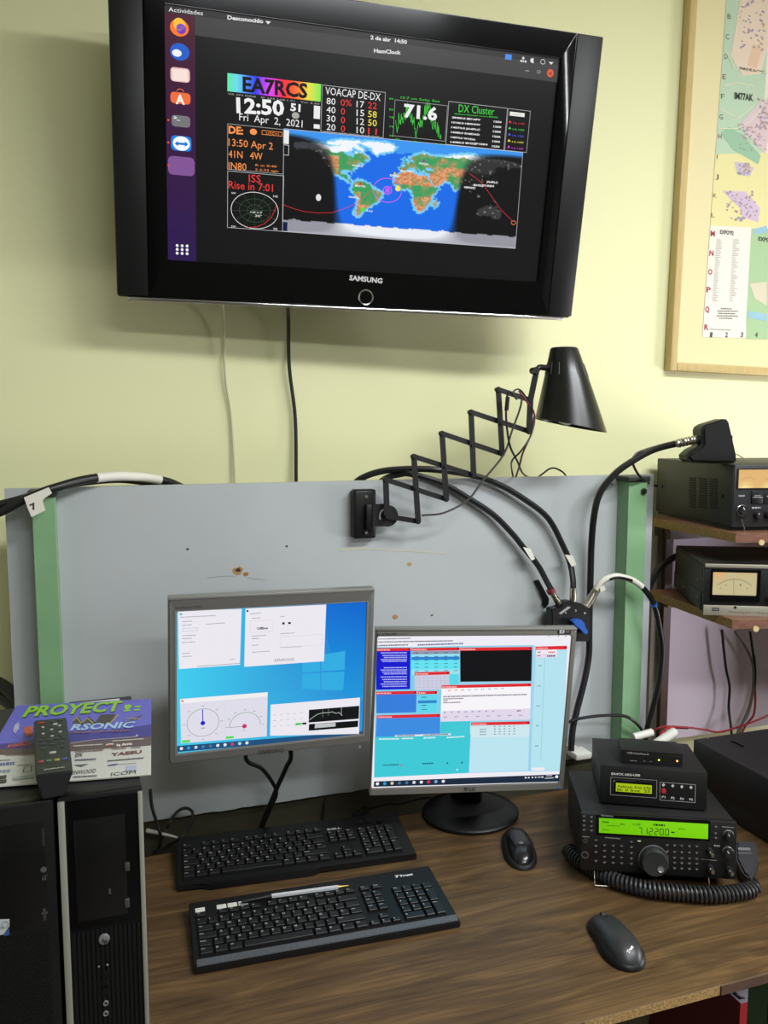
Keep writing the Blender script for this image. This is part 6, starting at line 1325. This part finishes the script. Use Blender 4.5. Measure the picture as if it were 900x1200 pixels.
pr.rect(370, 499, 383, 505, (190, 220, 170)); pr.dashes(238, 490, 300, 495, 4, G_, 5); pr.text('KENWOOD', 222, 401, 272, 406, 6, (130, 130, 128), True); pr.dashes(680, 524, 705, 526, 7, (150, 150, 148), 9); pr.dashes(147, 486, 175, 488, 4, G_, 12); pr.dashes(628, 577, 690, 583, 3, G_, 13); pr.dashes(712, 446, 760, 450, 4, G_, 15)
pr.build('panel_lettering', MARK, ts)
Mi = TS.mat().inverted()
W3 = lambda px, py, z: Mi @ onZ(px, py, z)
bl = W3(718, 1030, 0.004); br_ = W3(832, 1039, 0.004)
bm = bmesh.new(); tl_ = Vector((A5(199, 600)[0], 0.012, 0.004)); tr_ = Vector((A5(665, 645)[0], 0.012, 0.004)); bl = Vector((tl_.x, 0.0, -0.022)); br_ = Vector((tr_.x, 0.0, -0.022))
bl = Mi @ Vector((*(TS.mat() @ bl).xy, D + 0.003)); br_ = Mi @ Vector((*(TS.mat() @ br_).xy, D + 0.003))
sweep(bm, [tl_, bl, br_, tr_], 0.0016, 8); o = link('tilt_stand', bm, nickel, ts, True)
for x_ in (-0.11, 0.11): 
    p = Vector((x_, d2 - 0.04, 0.003)); pw = TS.mat() @ p; bm = bmesh.new(); cyl(bm, Mi @ Vector((pw.x, pw.y, D)), Mi @ Vector((pw.x, pw.y, pw.z)), 0.008, n=16); link('foot', bm, black_matt, ts, True)

AR = Pose((0.988, 1.287, 0.1322), -28.8, -6)
ar = thing('rotator_controller', 'black control box with small yellow-green display and red button on the transceiver', 'control box', AR.mat())
B('case', (-0.1, 0.1, 0.004, 0.2, 0.003, 0.0752), black_metal, ar, bev=0.0015); B('front_panel', (-0.1, 0.1, 0, 0.0038, 0.002, 0.0755), mat('painted front black', (14, 14, 15), 0.4), ar, bev=0.0006)
for x_ in (-.08, .08):
    for y_ in (.02, .17): B('foot', (x_ - .006, x_ + .006, y_ - .006, y_ + .006, -0.0006, 0.0032), black_matt, ar)
def A6(x, y): return lu(AR, 690, 860, 6, x, y)
pr = Print(AR, 0.0005); pr.crop(690, 860, 6); WT = (190, 190, 186)
pr.text('EA4TX ARS-USB', 158, 287, 362, 299, 15, WT, True); pr.frame(153, 302, 477, 452, 0.0007, (150, 150, 148)); pr.frame(500, 338, 748, 484, 0.0007, (170, 170, 168))
for i, (x, y) in enumerate(((525, 358), (590, 365), (654, 371), (718, 376))):
    pr.quad([(x - 12, y), (x, y - 13), (x + 12, y), (x, y + 13)], WT); pr.text('F%d' % (i + 1), x - 12, y + 91, x + 13, y + 93, 14, WT, True)
pr.disc(178, 331, 4, WT); pr.dashes(240, 328, 330, 332, 2, (90, 90, 90), 3); pr.build('panel_lettering', MARK, ar)
p, q = A6(190, 408), A6(442, 352)
p = ((A6(190, 340)[0] + A6(190, 400)[0]) / 2, (A6(190, 400)[1] + A6(440, 422)[1]) / 2); q = (A6(442, 400)[0], (A6(190, 340)[1] + A6(444, 362)[1]) / 2)
B('display_bezel', (p[0] - 0.002, q[0] + 0.002, -0.0012, 0.001, p[1] - 0.002, q[1] + 0.003), black_gloss, ar)
pr = Print(AR, 0.0016); pr.crop(690, 860, 6); pr.add([(p[0], p[1]), (q[0], p[1]), (q[0], q[1]), (p[0], q[1])], (165, 190, 20)); pr.up(); DL = (82, 100, 20)
pr.text('Azimut: frnt 270', 198, 373, 435, 391, 17, DL, True); pr.text('El: 0 frnt  25', 198, 398, 432, 412, 17, DL, True); pr.build('display', SCREEN, ar)
q = A6(525, 400); bm = bmesh.new(); lathe(bm, [(0.0048, 0), (0.0048, 0.004), (0.004, 0.0055), (0, 0.0055)], 20, Matrix.Translation((q[0], 0, q[1])) @ Matrix.Rotation(PI / 2, 4, 'X')); link('red_button', bm, mat('red button cap', (165, 40, 48), 0.4), ar, True)

UB = Pose((1.003, 1.314, 0.2052), -31, -6)
ub = thing('interface_box', 'small black interface box with a green and an amber light on top of the stack', 'interface box', UB.mat())
B('case', (-0.0575, 0.0575, 0.002, 0.09, 0.0005, 0.0255), black_metal, ub, bev=0.001); B('front_panel', (-0.0575, 0.0575, 0, 0.0018, 0.0005, 0.0255), mat('painted front black', (14, 14, 15), 0.4), ub)
pr = Print(UB, 0.0004); pr.crop(690, 860, 6); pr.text('USB Interface II', 268, 137, 420, 149, 11, (140, 140, 138), True); pr.dashes(290, 190, 338, 193, 6, (120, 120, 118), 1); pr.dashes(384, 193, 400, 195, 5, (110, 110, 108), 2); pr.dashes(428, 196, 444, 197, 5, (110, 110, 108), 3); pr.dashes(560, 156, 648, 162, 5, (70, 48, 30), 4); pr.build('panel_lettering', MARK, ub)
for x, y, c_, nm in ((493, 184, (190, 235, 60), 'green_light'), (621, 191, (255, 190, 90), 'amber_light')):
    q = lu(UB, 690, 860, 6, x, y); bm = bmesh.new(); lathe(bm, [(0.0017, 0), (0.0017, 0.001), (0.0009, 0.0018), (0, 0.002)], 14, Matrix.Translation((q[0], 0, q[1])) @ Matrix.Rotation(PI / 2, 4, 'X')); link(nm, bm, mat(nm, c_, 0.3, emit=c_, estr=1.6), ub, True)

# ------------------------------------------------------------------ hand microphone and coiled lead
P = [onZ(*p, 0.026) for p in ((863, 984), (886, 986), (889.5, 1004), (884, 1022), (879, 1028), (871, 1022), (863, 1006))]
hm = thing('hand_microphone', 'dark grey hand microphone lying on the desk behind the transceiver corner', 'microphone', onZ(876, 1012, 0))
wslab('body', P[::1], 0.0255, mat('dark grey plastic mic', (58, 58, 62), 0.5), hm, 0.004)
pr = Print(Flat((0, 0, 0.0262)), 0); pr.quad([(865, 993), (879, 993.5), (879.5, 996.5), (865, 996)], (120, 120, 122)); pr.quad([(865, 999), (881, 999.5), (881, 1000.5), (865, 1000)], (110, 110, 112)); WP(pr, 'grille_marks', MARK, hm)
zc_ = 0.0165
path = spline([onZ(*p, zc_) for p in ((884, 1041), (870, 1045), (850, 1047.5), (830, 1048.5), (795, 1046), (760, 1042), (728, 1034), (703, 1023), (684, 1012), (672, 1003), (666, 995))], 40)
bm = bmesh.new(); L = [0]
for a_, b2 in zip(path, path[1:]): L.append(L[-1] + (b2 - a_).length)
tot = L[-1]; turns = int(tot / 0.0078); hel = []; n = turns * 12; j = 0
for i in range(n + 1):
    s_ = tot * i / n
    while j < len(L) - 2 and L[j + 1] < s_: j += 1
    f = (s_ - L[j]) / max(1e-9, L[j + 1] - L[j]); p = path[j].lerp(path[j + 1], f); t = (path[j + 1] - path[j]).normalized(); sd = Vector((-t.y, t.x, 0)); a = 2 * PI * i / 12
    hel.append(p + (sd * math.cos(a) + Vector((0, 0, 1)) * math.sin(a)) * 0.0125)
hel = [onZ(879, 1026, 0.014), onZ(886, 1031, 0.014), onZ(889, 1036, 0.013)] + hel
sweep(bm, hel, 0.0030, 7)
tag(link('coiled_lead', bm, mat('coiled lead rubber', (42, 42, 44), 0.4), None, True), 'dark coiled lead lying on the desk in front of the transceiver', 'cable')

# ------------------------------------------------------------------ wires behind the right-hand side
yw = 1.82
cable('red_wire', 'red wire running along above the large black case from the stacked boxes', [onY(752, 872, 1.70), onY(760, 862, 1.68), onY(775, 852, 1.66), onY(800, 852, 1.66), onY(825, 855, 1.66), onY(842, 858, 1.66), onY(862, 853, 1.66), onY(885, 845, 1.66), onY(905, 836, 1.66), onY(930, 824, 1.66)], 0.0025, red_pl)
cable('red_wire', 'short red wire curving up behind the interface box', [onY(772, 872, 1.62), onY(775, 860, 1.62), onY(783, 853, 1.64), onY(792, 853, 1.66), onY(806, 853.5, 1.67)], 0.0026, red_pl)
cable('black_wire', 'short black wire curving behind the interface box', [onY(781, 872, 1.61), onY(786, 862, 1.62), onY(789, 857, 1.64), onY(785, 855, 1.66)], 0.0032)
bm = bmesh.new(); cyl(bm, onY(768, 873, 1.60), onY(790, 858, 1.62), 0.012, n=14); cyl(bm, onY(742, 864, 1.60), onY(764, 858, 1.60), 0.009, n=14); tag(link('white_plug', bm, white_pl, None, True), 'white plugs and sleeve behind the interface box', 'plug')
cable('black_wire', 'black wire hanging in front of the lilac panel under the lower shelf', [onY(846, 738, yw), onY(848, 760, yw), onY(851, 785, yw), onY(855, 805, yw), onY(854, 830, yw), onY(857, 856, 1.80), onY(858, 880, 1.78)], 0.0035)
cable('grey_wire', 'outer pale grey wire bowing right under the lower shelf', [onY(861, 740, yw), onY(873, 757, yw), onY(882, 778, yw), onY(883, 800, yw), onY(879, 825, yw), onY(870, 848, 1.80), onY(862, 870, 1.78)], 0.0035, wire_grey)
cable('grey_wire', 'inner pale grey wire crossing the red and black wire under the lower shelf', [onY(884, 768, yw), onY(885, 790, yw), onY(882, 815, yw), onY(876, 838, 1.81), onY(866, 854, 1.79), onY(860, 872, 1.78)], 0.003, wire_grey)
rb = thing('power_wire', 'black and red wire hanging from the lower shelf over the lilac panel', 'wire', onY(884, 780, yw))
W(tube('black_length', [onY(879, 740, yw), onY(882, 762, yw), onY(885, 785, yw), onY(884.5, 805, yw)], 0.0032, rubber, rb)); W(tube('red_length', [onY(884.5, 803, yw), onY(885, 822, yw), onY(883, 838, 1.81), onY(874, 850, 1.79), onY(868, 862, 1.78)], 0.003, red_pl, rb))
# ------------------------------------------------------------------ carton under the desk
zc2 = -0.2
A = onZ(867.8, 1175.5, zc2); Bq = onZ(852.8, 1162, zc2); ex = (A - Bq).normalized(); ey = Vector((-ex.y, ex.x, 0))
if (ey.x < 0): ey = -ey
cb = thing('carton', 'red and white product carton standing under the desk beside the green leg', 'box', A + Vector((0, 0, zc2 * 0 - 0.2345)))
Lc, Wc, Hc = 0.26, 0.10, 0.234
q = [A, A + ey * Wc, A + ey * Wc - ex * Lc, A - ex * Lc]
wslab('sides', [p - Vector((0, 0, 0.001)) for p in q], Hc - 0.0015, mat('red card', (190, 36, 40), 0.5), cb)
wslab('top_flap', q, 0.0009, mat('lilac white card', (205, 200, 215), 0.5), cb)
ms = [A, A - ex * Lc, A - ex * Lc - Vector((0, 0, Hc)), A - Vector((0, 0, Hc))]; bm = bmesh.new(); off = ey * -0.0006
vv = [bm.verts.new(p + off) for p in ms]; bm.faces.new(vv); o = W(link('side_print', bm, mat('maroon print', (92, 26, 34), 0.5), cb)); o['label'] = 'dark maroon printed side'
M = Matrix((Vector((0, 0, 1)), -ey, ex)).transposed().to_4x4(); M.translation = A + ex * 0.0012 + ey * 0.012 - Vector((0, 0, 0.115))
M = Matrix((Vector((0, 0, 1)), ey * -1, ex)).transposed().to_4x4(); M.translation = A + ex * 0.0015 + ey * 0.040 - Vector((0, 0, 0.10))
bm = bmesh.new(); vs, fs, mn, mx = text_mesh('Trust', True); k = 0.085 / (mx - mn); vv = [bm.verts.new(M @ Vector((x * k, y * k, 0))) for x, y in vs]
for f in fs: bm.faces.new([vv[q_] for q_ in f])
W(link('side_lettering', bm, white_pl, cb))
pr = Print(Flat((0, 0, zc2)), 0.0004); pr.crop(800, 1120, 9); pr.line([(530, 380), (560, 400), (545, 405)], 0.006, (30, 30, 34)); pr.line([(570, 425), (600, 450), (590, 430)], 0.006, (30, 30, 34)); pr.line([(625, 445), (640, 448)], 0.005, (30, 30, 34)); WP(pr, 'top_print', MARK, cb)
bpy.context.view_layer.update()
